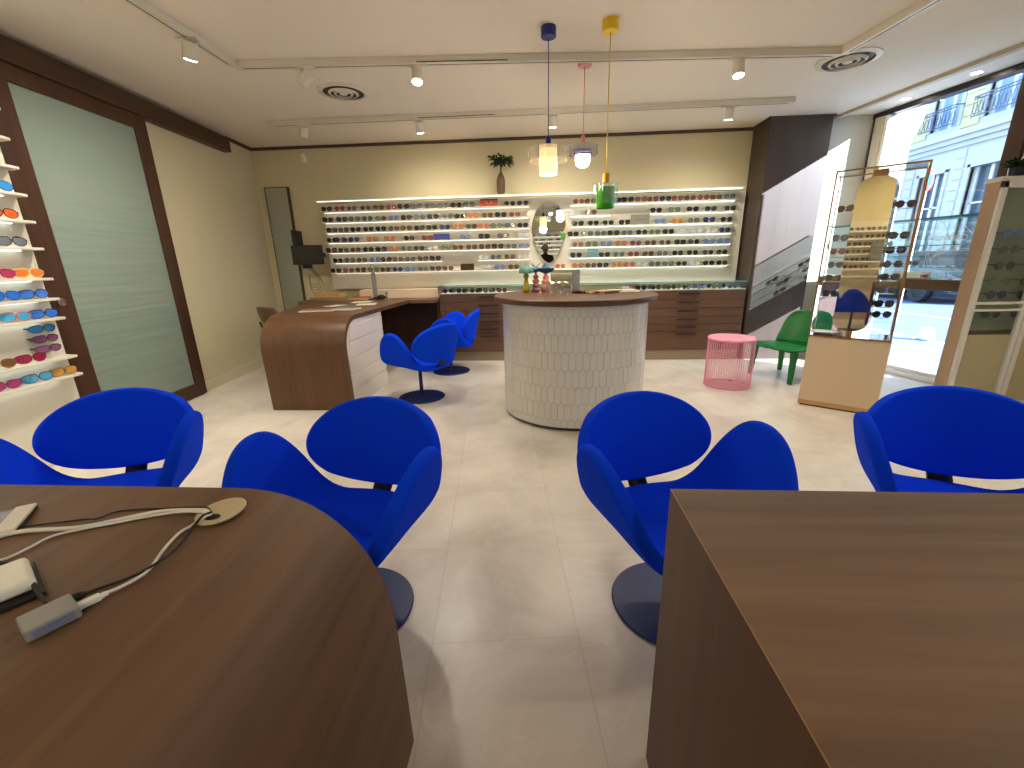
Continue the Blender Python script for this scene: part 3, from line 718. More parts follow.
t = thing('tablet', 'silver tablet with pale cover lying at left edge of the desk', 'tablet', (-1.04, .632, ZD2), math.radians(35))
m = MB(); m.box(-.07, .055, -.06, .045, 0, .007); obj('tablet_body', m, m_black, t, bevel=.002)
m = MB(); m.box(-.07, .03, -.058, .043, .007, .009); obj('screen_glass', m, mat('grey_screen', srgb(120, 124, 130), .2, noise=.03), t)
m = MB(); m.box(.025, .055, -.06, .045, .007, .012); obj('pale_cover_strip', m, m_off, t, bevel=.001)


# ------------------------------------------------------------------ blue petal chairs
def bell(t): return math.cos(PI/2*max(-1, min(1, t)))**2
def chair_proto():
    t = thing('swivel_chair', '', 'chair', (0, 0, 0))
    m = MB(); m.lathe([(.001, .001), (.208, .001), (.212, .006), (.208, .011), (.03, .017), (.022, .03), (.019, .03)], 48, cap=False); obj('disc_base', m, m_navy, t, smooth='auto')
    m = MB(); m.cyl((0, 0), .017, .015, .315, 20); m.lathe([(.02, .29), (.07, .325), (.07, .33)], 20); obj('pedestal', m, m_navy, t, smooth='auto')
    # seat: facing -y ; a petal shaped sheet whose sides fold up into wings
    def W(y):
        core = .20*max(0, 1-abs(y/.262)**4)**.5
        yy = y-.03; hw = .222 if yy > 0 else .292
        return core+.335*max(0, 1-abs(yy/hw)**2.3)**1.05
    def S(u, v):
        y = -.262+.524*v; s = (u*2-1)*W(y); a = abs(s); sg = 1 if s >= 0 else -1
        flat, r, ang = .14, .12, math.radians(72)
        if a <= flat: x, z = a, 0
        elif a <= flat+r*ang:
            th_ = (a-flat)/r; x, z = flat+r*math.sin(th_), r*(1-math.cos(th_))
        else:
            l = a-flat-r*ang; x = flat+r*math.sin(ang)+l*math.cos(ang); z = r*(1-math.cos(ang))+l*math.sin(ang)
        lift = max(0, z)
        zz = .335+z*1.0-.012*(y/.26)*(1 if y > 0 else .3)
        yo = y-.25*lift*(.0)+lift*.02
        return (sg*x, yo, zz)
    m = MB(); m.grid(S, 28, 20)
    o = obj('seat_shell', m, m_blue, t, smooth=True)
    sd = o.modifiers.new('thick', 'SOLIDIFY'); sd.thickness = .045; sd.offset = 0
    sb = o.modifiers.new('sub', 'SUBSURF'); sb.levels = 1; sb.render_levels = 2
    # backrest: curved oval cushion
    RB = .46
    def B(u, v):
        # disc mapping of the square
        a, b = u*2-1, v*2-1
        x = a*math.sqrt(max(0, 1-b*b/2)); z = b*math.sqrt(max(0, 1-a*a/2))
        X = .298*x; Z = .170*z
        th_ = X/RB
        return (RB*math.sin(th_), .30-RB*(1-math.cos(th_))+.22*Z, .536+Z)
    m = MB(); m.grid(B, 18, 14)
    o = obj('backrest', m, m_blue, t, smooth=True)
    sd = o.modifiers.new('thick', 'SOLIDIFY'); sd.thickness = .045; sd.offset = 0
    sb = o.modifiers.new('sub', 'SUBSURF'); sb.levels = 1; sb.render_levels = 2
    m = MB(); m.grid(lambda u, v: ((u-.5)*.075, [.17, .25, .285, .30][min(3, int(v*3+.5))]+.0, [.325, .325, .36, .45][min(3, int(v*3+.5))]), 2, 3)
    o = obj('back_bracket', m, mat('black_rubber_bracket', srgb(12, 16, 34), .5, noise=.1), t, smooth=True)
    sd = o.modifiers.new('thick', 'SOLIDIFY'); sd.thickness = .012
    return t
def face(fx, fy): return math.atan2(fx, -fy)     # z rotation that turns -y towards (fx, fy)
c0 = chair_proto(); g = 'blue swivel petal chairs'
def put(o, loc, rz, label): o.location = loc; o.rotation_euler = (0, 0, rz); o['label'] = label; o['group'] = g
CH = [((.472, 1.29), (.33, -.944), 'blue petal swivel chair behind the square-ended desk, left one of that desk'),
      ((-.675, 1.215), (-.18, -.984), 'blue petal swivel chair by the rounded end of the curved desk'),
      ((-1.68, 1.36), (.42, -.91), 'blue petal swivel chair at far left beside the sports sunglasses shelves'),
      ((1.45, 1.36), (-.42, -.91), 'blue petal swivel chair at far right before the white vitrine'),
      ((-1.10, 3.72), (-.87, .5), 'blue petal swivel chair beside the far desk, nearer of the two'),
      ((-1.02, 4.70), (-1, .0), 'blue petal swivel chair in front of the back drawers')]
for i, (p, f_, lb) in enumerate(CH):
    if i == 0: put(c0, (*p, 0), face(*f_), lb)
    else: dup(c0, (*p, 0), face(*f_), lb, g)
c0['group'] = g

# ------------------------------------------------------------------ far desk with white tiled side
m_tile_side = mat('white_relief_tile', srgb(226, 218, 202), .4, noise=.04, nscale=9)
t = thing('far_desk', 'far walnut desk with rounded front edge and white relief side', 'desk', (0, 0, 0))
yf, RD, zt = 3.33, .26, .79
prof = [(yf+.02, 0), (yf, .5)]
for i in range(1, 13):
    a = PI/2*i/12; prof.append((yf+RD*(1-math.cos(a)), zt-RD+RD*math.sin(a)))
prof += [(4.3, zt), (5.0, zt)]
thk = .04; Pp = [Vector(p) for p in prof]; Qq = []
for i, p in enumerate(Pp):
    d = (Pp[min(i+1, len(Pp)-1)]-Pp[max(i-1, 0)]).normalized(); Qq.append(p+Vector((d.y, -d.x))*thk)
n = len(Pp); vs = []
def xl(y): return -2.315-.30*max(0, y-3.5)
def xr(y): return -1.595+.03*max(0, y-3.6)
for fnx in (xl, xr):
    vs += [(fnx(p.x), p.x, p.y) for p in Pp]+[(fnx(q.x), q.x, q.y) for q in Qq]
fs = []
for i in range(n-1):
    fs += [(i, i+1, 2*n+i+1, 2*n+i), (n+i, 3*n+i, 3*n+i+1, n+i+1), (i, n+i, n+i+1, i+1), (2*n+i, 2*n+i+1, 3*n+i+1, 3*n+i)]
fs += [(0, 2*n, 3*n, n), (n-1, 2*n-1, 4*n-1, 3*n-1)]
m = MB(); m.add(vs, fs); obj('waterfall_top', m, wood('walnut_far_desk', srgb(80, 54, 34), srgb(106, 74, 48), 'Z', rough=.38), t, smooth='auto', bevel=.0015)
# white side panel following the curve, with large relief tiles
side = [(q.x, q.y) for q in Qq[:14]]+[(4.22, zt-thk), (4.22, 0)]
m = MB(); MS = Matrix(((0, 0, 1, 0), (1, 0, 0, 0), (0, 1, 0, 0), (0, 0, 0, 1)))
m.prism(side, -1.63, -1.60, MS)
sp = obj('side_panel', m, m_tile_side, t, bevel=.002)
m = MB()
for k in range(5):
    z0 = .03+k*.138
    def yl(z): 
        return yf+.06 if z < .5 else yf+.06+(z-.5)*.45
    z1 = min(z0+.125, zt-thk-.01)
    m.prism([(yl(z0), z0), (4.21, z0), (4.21, z1), (yl(z1), z1)], -1.60, -1.592, MS)
obj('relief_tile', m, m_tile_side, sp, bevel=.006)
m = MB(); m.box(-2.25, -1.66, 4.18, 4.22, 0, zt-thk-.002); obj('rear_panel', m, m_wood_z, t)
# return counter along the back wall, left of the drawers
t = thing('return_counter', 'low walnut return counter along the back wall behind far desk', 'counter', (-2.05, 5.0, 0))
m = MB(); m.box(-.85, .815, .0, .58, .75, .79); obj('counter_top', m, m_wood_x, t, bevel=.002)
m = MB(); m.box(-.85, .815, .48, .50, 0, .75); obj('back_panel', m, m_dark_wood, t)
m = MB(); m.box(-.10, -.06, .02, .48, 0, .75); obj('support_panel', m, m_dark_wood, t)
m = MB(); m.box(-.85, -.81, .02, .48, 0, .75); obj('support_panel', m, m_dark_wood, t)
m = MB(); m.box(-.20, .812, .30, .53, .79, .895); obj('cream_upstand', m, mat('cream_upstand_laminate', srgb(226, 206, 178), .5, noise=.02), t, bevel=.003)
m = MB(); m.box(.79, .815, .2, .48, 0, .75); obj('end_panel', m, m_drawer, t)

# papers and odds and ends on the far desk
def sheet(name, x, y, z, w, d, h, rz, material, label, cat='papers', extra=None):
    t = thing(name, label, cat, (x, y, z), math.radians(rz)); m = MB(); m.box(-w/2, w/2, -d/2, d/2, 0, h)
    obj('pages', m, material, t, bevel=.0008)
    if extra: m = MB(); m.box(-w/2+.01, w/2-.01, -d/2+.01, d/2-.01, h, h+.001); obj('printed_cover', m, extra, t)
    return t
ZF = .7905
m_mag = mat('magazine_print', srgb(176, 116, 96), .4, noise=.5, nscale=30); m_mag2 = mat('grey_print', srgb(160, 158, 156), .4, noise=.3, nscale=30)
sheet('magazine', -2.09, 3.93, ZF, .30, .2, .008, 12, m_paper, 'colourful open magazine near the front of the far desk', 'magazine', m_mag)
sheet('magazine', -1.86, 4.02, ZF, .22, .17, .008, -8, m_paper, 'pale grey magazine beside the colourful one on far desk', 'magazine', m_mag2)
sheet('paper_sheet', -1.86, 4.52, ZF, .2, .2, .003, 14, m_paper, 'white paper pad in middle of the far desk')
sheet('paper_sheet', -2.15, 4.4, ZF, .14, .2, .003, -20, m_off, 'loose pale leaflet at left on the far desk')
sheet('folded_leaflet', -2.02, 4.78, ZF, .2, .14, .006, 5, m_off, 'folded leaflet near the back of the far desk')
# stack of boxes on the return counter
zz = .7905
for (w, d, h, mt, lb, x, cat) in [(.5, .26, .035, mat('olive_box', srgb(150, 134, 96), .6, noise=.2, nscale=30), 'long olive patterned box at the left end of return counter', -2.55, 'box'),
                              (.32, .2, .045, m_card, 'tan cardboard box on top of the olive box', -2.60, 'box')]:
    t = thing('storage_box', lb, cat, (x, 5.22, zz)); m = MB(); m.box(-w/2, w/2, -d/2, d/2, 0, h*.7); obj('box_body', m, mt, t, bevel=.002)
    m = MB(); m.box(-w/2-.002, w/2+.002, -d/2-.002, d/2+.002, h*.7, h); obj('lid', m, mt, t, bevel=.002); zz += h+.0005
sheet('folder', -2.2, 5.2, .7905, .26, .2, .02, 6, m_card, 'tan paper folder beside the boxes on return counter', 'folder')
o = sheet('red_brochure', -2.2, 5.2, .812, .24, .16, .008, 14, mat('red_print', srgb(176, 84, 62), .5, noise=.2), 'red brochure lying on the tan folder', 'brochure')
# adjustable optical stand with grey plate
t = thing('measuring_stand', 'small stand with grey upright plate and black base on return counter', 'measuring stand', (-1.985, 5.12, .7905))
m = MB(); m.lathe([(.07, 0), (.07, .01), (.02, .02), (.02, .03)], 20, Matrix.Diagonal((1.3, .7, 1, 1))); obj('base', m, m_black, t, smooth='auto')
m = MB(); m.box(-.028, .028, -.004, .004, .02, .30); obj('upright_plate', m, mat('grey_acrylic', srgb(140, 140, 142), .3, noise=.03), t, bevel=.001)
m = MB(); m.tube([(.028*math.cos(2*PI*i/16), -.008, .36+.05*math.sin(2*PI*i/16)) for i in range(16)], .004, 6, closed=True); m.box(-.02, .02, -.006, .002, .29, .318); obj('head_ring', m, mat('steel_ring', srgb(150, 140, 136), .3, metal=.8, noise=.05), t)
t = thing('frame_heater', 'small black optical tool with chrome knob beside the stand', 'tool', (-1.90, 5.08, .7905))
m = MB(); m.sphere((0, 0, .03), .032, sc=(1.8, .9, .9)); obj('body', m, m_black, t, smooth=True)
m = MB(); m.cyl((.07, 0), .008, 0, .075, 12); m.sphere((.07, 0, .08), .014); m.lathe([(.05, 0), (.05, .004), (.01, .006)], 20, Matrix.Translation((.08, -.02, 0))); obj('chrome_knob', m, mat('chrome_bits', srgb(190, 186, 180), .15, metal=1, noise=.03), t, smooth='auto')

# brown chair behind the far desk
t = thing('leather_chair', 'brown leather chair tucked behind the far desk by left wall', 'chair', (-2.66, 4.45, 0), math.radians(150))
m = MB(); m.grid(lambda u, v: ((u-.5)*.44*(1-.25*abs(v*2-1)**3), .22+.05*math.cos((u-.5)*PI)+.06*v, .60+.21*v), 10, 6); o = obj('backrest', m, m_leather, t, smooth=True)
o.modifiers.new('thick', 'SOLIDIFY').thickness = .03; sb = o.modifiers.new('s', 'SUBSURF'); sb.levels = 1; sb.render_levels = 1
m = MB(); m.box(-.22, .22, -.22, .22, .42, .47); obj('seat', m, m_leather, t, bevel=.02, seg=3)
for sx in (-1, 1):
    m = MB(); m.tube([(sx*.19, .2, .42), (sx*.19, .26, .64)], .012, 8); obj('back_post', m, m_black, t, smooth=True)
    for sy in (-1, 1):
        m = MB(); m.tube([(sx*.19, sy*.19, .42), (sx*.22, sy*.22, 0)], [.014, .010], 8); obj('leg', m, m_black, t, smooth=True)

# tall wall mirror at left with monitor on an arm
t = thing('tall_mirror', 'tall narrow mirror with dark edge standing against back wall at left', 'mirror', (-3.27, 5.56, .02))
m = MB(); m.box(-.15, .135, 0, .03, 0, 2.12); obj('mirror_glass', m, mat('mirror_greenish', srgb(196, 206, 210), .03, metal=1, noise=.004), t)
m = MB(); m.box(.135, .15, -.012, .03, 0, 2.125); m.box(-.155, .15, -.004, .03, 2.12, 2.128); m.box(-.156, -.15, -.004, .03, 0, 2.125); obj('mirror_edge', m, m_dark_line, t)
t = thing('wall_monitor', 'small dark flat monitor on black bracket beside the tall mirror', 'monitor', (-2.87, 5.33, 1.33))
m = MB(); m.box(-.195, .195, -.015, .015, -.115, .115); obj('screen_bezel', m, m_black, t, bevel=.004)
m = MB(); m.box(-.18, .18, -.0165, -.0148, -.1, .1); obj('screen', m, m_screen, t)
m = MB(); m.box(-.20, -.175, .05, .26, .1, .30); m.box(-.2, .0, .03, .06, -.03, .12); m.box(-.05, .05, .015, .04, -.05, .05); obj('bracket', m, m_black, t, bevel=.004)
m = MB(); m.box(-.08, .03, -.01, .03, -.16, -.115); obj('socket_block', m, m_black, t, bevel=.003)
m = MB(); m.cyl((.21, .01), .013, -.03, .02, 12); obj('adjust_knob', m, m_black, t)
m = MB()
for k in range(4):
    m.tube(smooth_path([(-.03+.02*k, .01, -.15), (.02+.03*k, .02, -.2-.02*k), (.08+.02*k, .02, -.27-.03*k), (.05+.01*k, .02, -.36-.03*k), (-.02, .02, -.33-.04*k), (-.03, .02, -.24)]), .0025, 5)
obj('dangling_cable', m, m_cable_b, t, smooth=True)
t = thing('alarm_sensor', 'small white sensor box high on the back wall at left', 'sensor', (-2.87, 5.585, 2.46))
m = MB(); m.box(-.025, .025, -.03, .014, -.05, .05); obj('housing', m, m_white, t, bevel=.01)
m = MB(); m.sphere((0, -.03, -.02), .014); obj('lens', m, m_off, t, smooth=True)

# ------------------------------------------------------------------ pendant lamps
def pendant(x, y, label, can, cz, rcan, hz0, hz1, hcol, rh, shade, dx=0):
    t = thing('pendant_lamp', label, 'pendant lamp', (x, y, ZC))
    mc = mat('canopy_'+can[0], srgb(*can[1]), .35, noise=.03); mh = mat('socket_'+can[0], srgb(*hcol), .35, noise=.03)
    m = MB(); m.lathe([(rcan, 0), (rcan, -cz+.004), (rcan-.004, -cz), (.001, -cz)], 32); obj('ceiling_canopy', m, mc, t, smooth='auto')
    m = MB(); m.tube([(0, 0, -cz), (dx*.3, 0, (-cz+hz1-ZC)/2), (dx, 0, hz1-ZC)], .0032, 6); obj('cord', m, mc, t, smooth=True)
    m = MB(); m.lathe([(rh, hz0-ZC), (rh, hz1-ZC-.004), (rh-.004, hz1-ZC)], 24, Matrix.Translation((dx, 0, 0))); obj('lamp_holder', m, mh, t, smooth='auto')
    shade(t, dx); return t
def ribbed(m, r, z0, z1, n=28, t_=.004, M=None):
    vs = []; N2 = n*6
    for zz_, rr in ((z0, r), (z1, r), (z1, r-t_), (z0, r-t_)):
        for i in range(N2):
            a = 2*PI*i/N2; q = rr+.004*math.cos(a*n); vs.append((q*math.cos(a), q*math.sin(a), zz_))
    fs = []
    for k in range(4):
        for i in range(N2): fs.append((k*N2+i, k*N2+(i+1) % N2, ((k+1) % 4)*N2+(i+1) % N2, ((k+1) % 4)*N2+i))
    m.add(vs, fs, M)
def shadeA(t, dx):
    m = MB(); m.lathe([(.056, 1.760-ZC), (.059, 1.765-ZC), (.059, 1.916-ZC), (.02, 1.918-ZC), (.02, 1.914-ZC), (.055, 1.910-ZC), (.055, 1.760-ZC)], 40, cap=False)
    obj('glass_shade', m, mat('opal_cream_glass', srgb(250, 224, 170), .4, emit=srgb(255, 212, 140), es=.7, noise=.02), t, smooth='auto')
    m = MB(); m.cyl((0, 0), .05, 1.762-ZC, 1.768-ZC, 24); m.cyl((0, 0), .018, 1.80-ZC, 1.90-ZC, 16); obj('bulb', m, mat('pendant_bulb', (1, 1, 1, 1), emit=srgb(255, 235, 190), es=6), t)
    m = MB(); ribbed(m, .135, 1.845-ZC, 1.92-ZC); m.lathe([(.06, 1.916-ZC), (.135, 1.916-ZC), (.135, 1.92-ZC), (.06, 1.92-ZC)], 40, cap=False); obj('ribbed_glass_ring', m, m_clear, t)
pendant(.058, 3.174, 'pendant lamp with dark blue canopy and cord and glowing cream cylinder', ('blue', (34, 44, 120)), .056, .048, 1.918, 1.99, (40, 34, 110), .019, shadeA)
def shadeB(t, dx):
    m = MB(); m.lathe([(.07, 1.968-ZC), (.07, 2.002-ZC), (.066, 2.006-ZC), (.001, 2.006-ZC)], 32, cap=False); obj('purple_collar', m, mat('purple_glass', srgb(74, 62, 150), .25, noise=.03), t, smooth='auto')
    m = MB(); m.lathe([(.001, 1.885-ZC), (.03, 1.889-ZC), (.05, 1.905-ZC), (.057, 1.93-ZC), (.057, 1.975-ZC), (.05, 1.98-ZC)], 32, cap=False); obj('opal_globe', m, mat('opal_white_glass', (1, .97, .9, 1), .3, emit=srgb(255, 240, 214), es=2.5), t, smooth=True)
    m = MB(); ribbed(m, .112, 1.972-ZC, 2.034-ZC); m.lathe([(.06, 2.03-ZC), (.112, 2.03-ZC), (.112, 2.034-ZC), (.06, 2.034-ZC)], 40, cap=False); obj('ribbed_glass_ring', m, m_clear, t)
    m = MB(); m.cyl((0, 0), .062, 2.006-ZC, 2.03-ZC, 24); obj('clear_neck', m, m_clear, t)
pendant(.33, 3.645, 'pendant lamp with pink canopy, purple collar and white glowing globe', ('pink', (226, 150, 160)), .048, .05, 2.03, 2.105, (226, 140, 140), .016, shadeB)
def glow(t, z, e, col):
    l = bpy.data.lights.new('lamp_glow', 'POINT'); l.energy = e; l.color = col; l.shadow_soft_size = .06; link('lamp_glow', l, t, (0, 0, z-ZC))
glow(bpy.data.objects['pendant_lamp'], 1.72, 6, (1, .82, .58)); glow(bpy.data.objects['pendant_lamp.001'], 1.86, 6, (1, .88, .7))
def shadeC(t, dx):
    T_ = Matrix.Translation((dx, 0, 0))
    m = MB(); m.lathe([(.056, 1.532-ZC), (.058, 1.536-ZC), (.058, 1.664-ZC), (.02, 1.668-ZC), (.02, 1.664-ZC), (.053, 1.66-ZC), (.053, 1.532-ZC)], 32, T_, cap=False)
    obj('green_glass_shade', m, mat('green_glass', srgb(52, 150, 16), .15, emit=srgb(50, 150, 20), es=.03, noise=.2, nscale=20), t, smooth='auto')
    m = MB(); m.cyl((dx, 0), .05, 1.55-ZC, 1.57-ZC, 24); obj('dark_inner_base', m, mat('dark_green_glass', srgb(24, 84, 20), .2, noise=.1), t)
    m = MB(); ribbed(m, .08, 1.556-ZC, 1.684-ZC, 20, .004, T_); m.lathe([(.02, 1.68-ZC), (.08, 1.68-ZC), (.08, 1.684-ZC), (.02, 1.684-ZC)], 32, T_, cap=False); obj('clear_outer_glass', m, m_clear2, t)
pendant(.436, 3.135, 'pendant lamp with yellow canopy and cord and green glass cylinder', ('yellow', (232, 196, 30)), .062, .05, 1.684, 1.752, (222, 164, 30), .022, shadeC, dx=.006)

# ------------------------------------------------------------------ lighting tracks, spotlights, vents
def track(p, q, label):
    p, q = Vector(p), Vector(q); L = (q-p).length; a = math.atan2(q.y-p.y, q.x-p.x)
    t = thing('lighting_track', label, 'lighting track', (p.x, p.y, ZC-.046), a)
    m = MB(); m.box(0, L, -.03, .03, 0, .045); obj('track_body', m, m_track, t, bevel=.002)
    m = MB(); m.box(L*.3, L*.45, -.031, -.0295, .006, .012); m.box(.05, L-.05, -.004, .004, -.001, .001); obj('slot', m, m_slot, t)
    return t
TA, TB, TCn = (-2.15, 3.39), (2.13, 3.69), (2.42, 1.8)
track(TA, TB, 'long white ceiling track crossing above the round counter')
track((-2.15, -1.5), (-2.15, 3.37), 'white ceiling track running along left side towards the camera')
track((2.15, 3.68), (2.60, .2), 'white ceiling track running along right side towards the camera')
track((-2.70, 4.66), (2.35, 4.66), 'white ceiling track nearest the back wall sunglasses racks')
def spotlight(x, y, label, lit=True, aim=None, tilt=0, tz=0, power=28, spread=150):
    t = thing('track_spotlight', label, 'spotlight', (x, y, ZC-.0455), 0, 'white track spotlights')
    m = MB(); m.box(-.07, .07, -.018, .018, -.012, 0); m.cyl((0, 0), .006, -.03, -.01, 10); obj('track_adapter', m, m_track, t, bevel=.002)
    Mh = Matrix.Translation((0, 0, -.062)) @ Matrix.Rotation(tz, 4, 'Z') @ Matrix.Rotation(tilt, 4, 'X')
    m = MB(); m.lathe([(.036, -.05), (.04, -.046), (.04, .042), (.036, .046)], 28, Mh); obj('spot_head', m, m_track, t, smooth='auto')
    m = MB(); m.lathe([(.031, -.053), (.033, -.051)], 24, Mh); obj('lens', m, m_lamp_face if lit else m_slot, t)
    if lit:
        l = bpy.data.lights.new('spot_beam', 'SPOT'); l.energy = power; l.spot_size = math.radians(spread); l.spot_blend = 1.0; l.shadow_soft_size = .035; l.color = (1, .90, .76)
        lo = link('spot_beam', l, t); lo.matrix_local = Mh @ Matrix.Translation((0, 0, -.06))
    return t
PW = 30
def ty(x): return TA[1]+(TB[1]-TA[1])*(x-TA[0])/(TB[0]-TA[0])
spotlight(-2.15, 2.96, 'lit white spotlight on left side track above the sliding door', tilt=math.radians(22), tz=math.radians(60), power=PW*1.35)
spotlight(-1.66, ty(-1.66), 'unlit white spotlight tipped sideways on the long crossing track', False, tilt=math.radians(62), tz=math.radians(75))
spotlight(-.87, ty(-.87), 'lit white spotlight on crossing track left of blue pendant', tilt=math.radians(-18), power=PW)
spotlight(1.42, ty(1.42), 'lit white spotlight on crossing track right of yellow pendant', tilt=math.radians(-12), tz=.2, power=PW)
spotlight(-2.36, 4.66, 'unlit white spotlight above monitor on the rear track', False, tilt=math.radians(25), tz=math.radians(60))
spotlight(-1.18, 4.66, 'lit white spotlight on rear track above the left rack', tilt=math.radians(22), power=PW)
spotlight(.13, 4.66, 'lit white spotlight on rear track behind the blue pendant', tilt=math.radians(20), power=PW)
spotlight(1.78, 4.66, 'lit white spotlight on rear track above the right rack', tilt=math.radians(14), power=PW)
spotlight(-2.15, 1.7, 'added white spotlight on left track, unseen, toward camera', power=PW*1.3, tilt=math.radians(40), tz=math.radians(90))  # this and the next three: unseen lamps added to brighten walls and ceiling
spotlight(-2.15, .2, 'added unseen spotlight on left track, level with the camera', power=PW, tilt=math.radians(40), tz=math.radians(90))
spotlight(-2.15, -1.2, 'added unseen spotlight on left track, behind the camera', power=PW)
spotlight(2.42, 1.6, 'added unseen spotlight on right track, nearest the camera', power=PW)
track((-2.0, -1.6), (2.8, -1.6), 'white ceiling track near the rear wall display')
for i_, x_ in enumerate((-1.2, .3, 1.8)):
    spotlight(x_, -1.6, 'added unseen spotlight on rear track, %s from the left wall' % ORD[i_], power=PW, tilt=math.radians(-35 if i_ != 1 else 25))  # out-of-view fill lamps, added for more light in the room
def vent(x, y, label):
    t = thing('ceiling_vent', label, 'vent', (x, y, ZC), 0, 'round ceiling vents')
    m = MB(); m.lathe([(.165, 0), (.205, 0), (.205, -.006), (.17, -.016), (.163, -.01)], 48, cap=False); obj('outer_ring', m, m_track, t, smooth='auto')
    for r in (.108, .066):
        m = MB(); m.lathe([(r, -.012), (r+.012, -.010), (r+.014, -.014), (r+.002, -.026), (r-.004, -.024)], 40, cap=False); obj('louvre_ring', m, m_track, t, smooth='auto')
    m = MB(); m.lathe([(.001, -.022), (.03, -.02), (.036, -.012)], 24, cap=False); obj('centre_disc', m, m_track, t, smooth='auto')
    m = MB(); m.lathe([(.001, -.001), (.166, -.001)], 40, cap=False); obj('dark_throat', m, m_slot, t)
vent(-1.645, 4.02, 'round ceiling vent at left, between the two tracks')
vent(2.31, 3.89, 'round ceiling vent at right, by the corner of the tracks')
def downlight(s, n_, label):
    p = fpt(s, n_, ZC); t = thing('recessed_downlight', label, 'downlight', (p.x, p.y, ZC), 0, 'recessed downlights before the shop window')
    m = MB(); m.lathe([(.035, 0), (.048, 0), (.048, -.004), (.035, -.004)], 28, cap=False); obj('bezel', m, m_white, t, smooth='auto')
    m = MB(); m.lathe([(.001, -.002), (.035, -.002)], 24, cap=False); obj('lens', m, m_lamp_face, t)
    l = bpy.data.lights.new('downlight_beam', 'SPOT'); l.energy = 8; l.spot_size = math.radians(90); l.spot_blend = .6; l.color = (1, .9, .75); l.shadow_soft_size = .03
    link('downlight_beam', l, t, (0, 0, -.01))
downlight(.42, -.16, 'recessed downlight nearest the brown column'); downlight(1.0, -.17, 'recessed downlight above the middle of the shop window')

# ------------------------------------------------------------------ left wall sports sunglasses shelves
W2 = LM(0, 0)
def lw(off, y, z): return W2 @ Vector((off, y, z))
t = thing('sports_glasses_display', 'white shelf display on the left wall holding mirrored sports sunglasses', 'display rack', (0, 0, 0))
m = MB(); m.box(.04, .125, 1.1, 2.57, .0, 2.35, W2); obj('back_panel', m, m_panel, t, bevel=.003)
ZSP = [2.10, 1.945, 1.793, 1.645, 1.495, 1.342, 1.163, 1.040, .920, .672, .552]
for z in ZSP:
    m = MB(); m.prism([(.125, 1.1), (.215, 1.1), (.222, 2.50), (.215, 2.55), (.125, 2.575)], z-.016, z, W2); s = obj('shelf', m, m_shelf, t, bevel=.003)
    m = MB(); m.box(.14, .155, 1.12, 2.47, z-.021, z-.016, W2); obj('light_strip', m, m_led_cool, s)
sp = [  # (y, shelf index, frame, lens, label)
 (2.44, 1, (30, 30, 34), (120, 130, 150), 'dark framed sports sunglasses, end pair of the topmost visible left-wall shelf'),
 (2.42, 3, (26, 70, 130), (40, 150, 226), 'bright blue mirrored sports sunglasses on an upper left-wall shelf'),
 (2.40, 4, (30, 26, 30), (226, 92, 30), 'black sports sunglasses with orange mirrored lenses on left wall'),
 (2.22, 4, (28, 28, 30), (90, 92, 96), 'black sports sunglasses left of the orange mirrored pair'),
 (2.40, 5, (30, 34, 30), (110, 116, 126), 'black sports sunglasses with smoky grey lenses on left wall'),
 (2.21, 5, (30, 30, 34), (80, 84, 92), 'dark grey sports sunglasses next to the smoky pair'),
 (2.44, 6, (220, 190, 90), (224, 120, 56), 'small orange lensed sports sunglasses with yellow frame'),
 (2.28, 6, (150, 40, 80), (176, 50, 96), 'magenta mirrored sports sunglasses beside the small orange pair'),
 (2.43, 7, (40, 50, 120), (60, 120, 214), 'marbled blue sports sunglasses, end pair under the magenta ones'),
 (2.27, 7, (24, 60, 150), (34, 110, 216), 'deep blue sports sunglasses left of marbled blue pair'),
 (2.45, 8, (40, 40, 110), (50, 120, 220), 'blue and violet mirrored sports sunglasses above the wall-hung three'),
 (2.29, 8, (214, 90, 70), (70, 170, 220), 'cyan lensed sports sunglasses with red temple on left wall'),
 (2.30, 9, (90, 40, 40), (150, 30, 70), 'crimson wraparound sports sunglasses on the lower long shelf'),
 (2.13, 9, (120, 90, 60), (120, 84, 50), 'brown wraparound sports sunglasses behind the crimson pair'),
 (2.46, 10, (120, 80, 60), (206, 150, 70), 'amber lensed sports sunglasses, end of the lowest left-wall shelf'),
 (2.30, 10, (60, 50, 90), (80, 170, 214), 'turquoise and violet sports sunglasses on the lowest left-wall shelf'),
 (2.12, 10, (120, 50, 90), (170, 60, 120), 'purple pink sports sunglasses left of the turquoise pair'),
]
RZ = math.atan2(.092, 1)
for (y, i, fc, lc, lb) in sp:
    p = lw(.195, y, ZSP[i]+.002)
    big_glasses(fc, lc, 'sport', p, (0, 0, PI/2+RZ-.2), lb, 'mirrored sports sunglasses on left-wall shelves', 1.05, .036, .024)
for k, (lc, lb) in enumerate([((50, 130, 200), 'blue mirrored shield sunglasses, top of three hung above lower shelf'), ((120, 70, 110), 'plum shield sunglasses, middle of three hung above lower shelf'), ((130, 76, 116), 'plum shield sunglasses, lowest of three hung above lower shelf')]):
    big_glasses((30, 34, 40), lc, 'sport', lw(.17, 2.44, .835-.062*k), (0, 0, PI/2+RZ-.15), lb, 'mirrored sports sunglasses on left-wall shelves', 1.0, .034, .022)

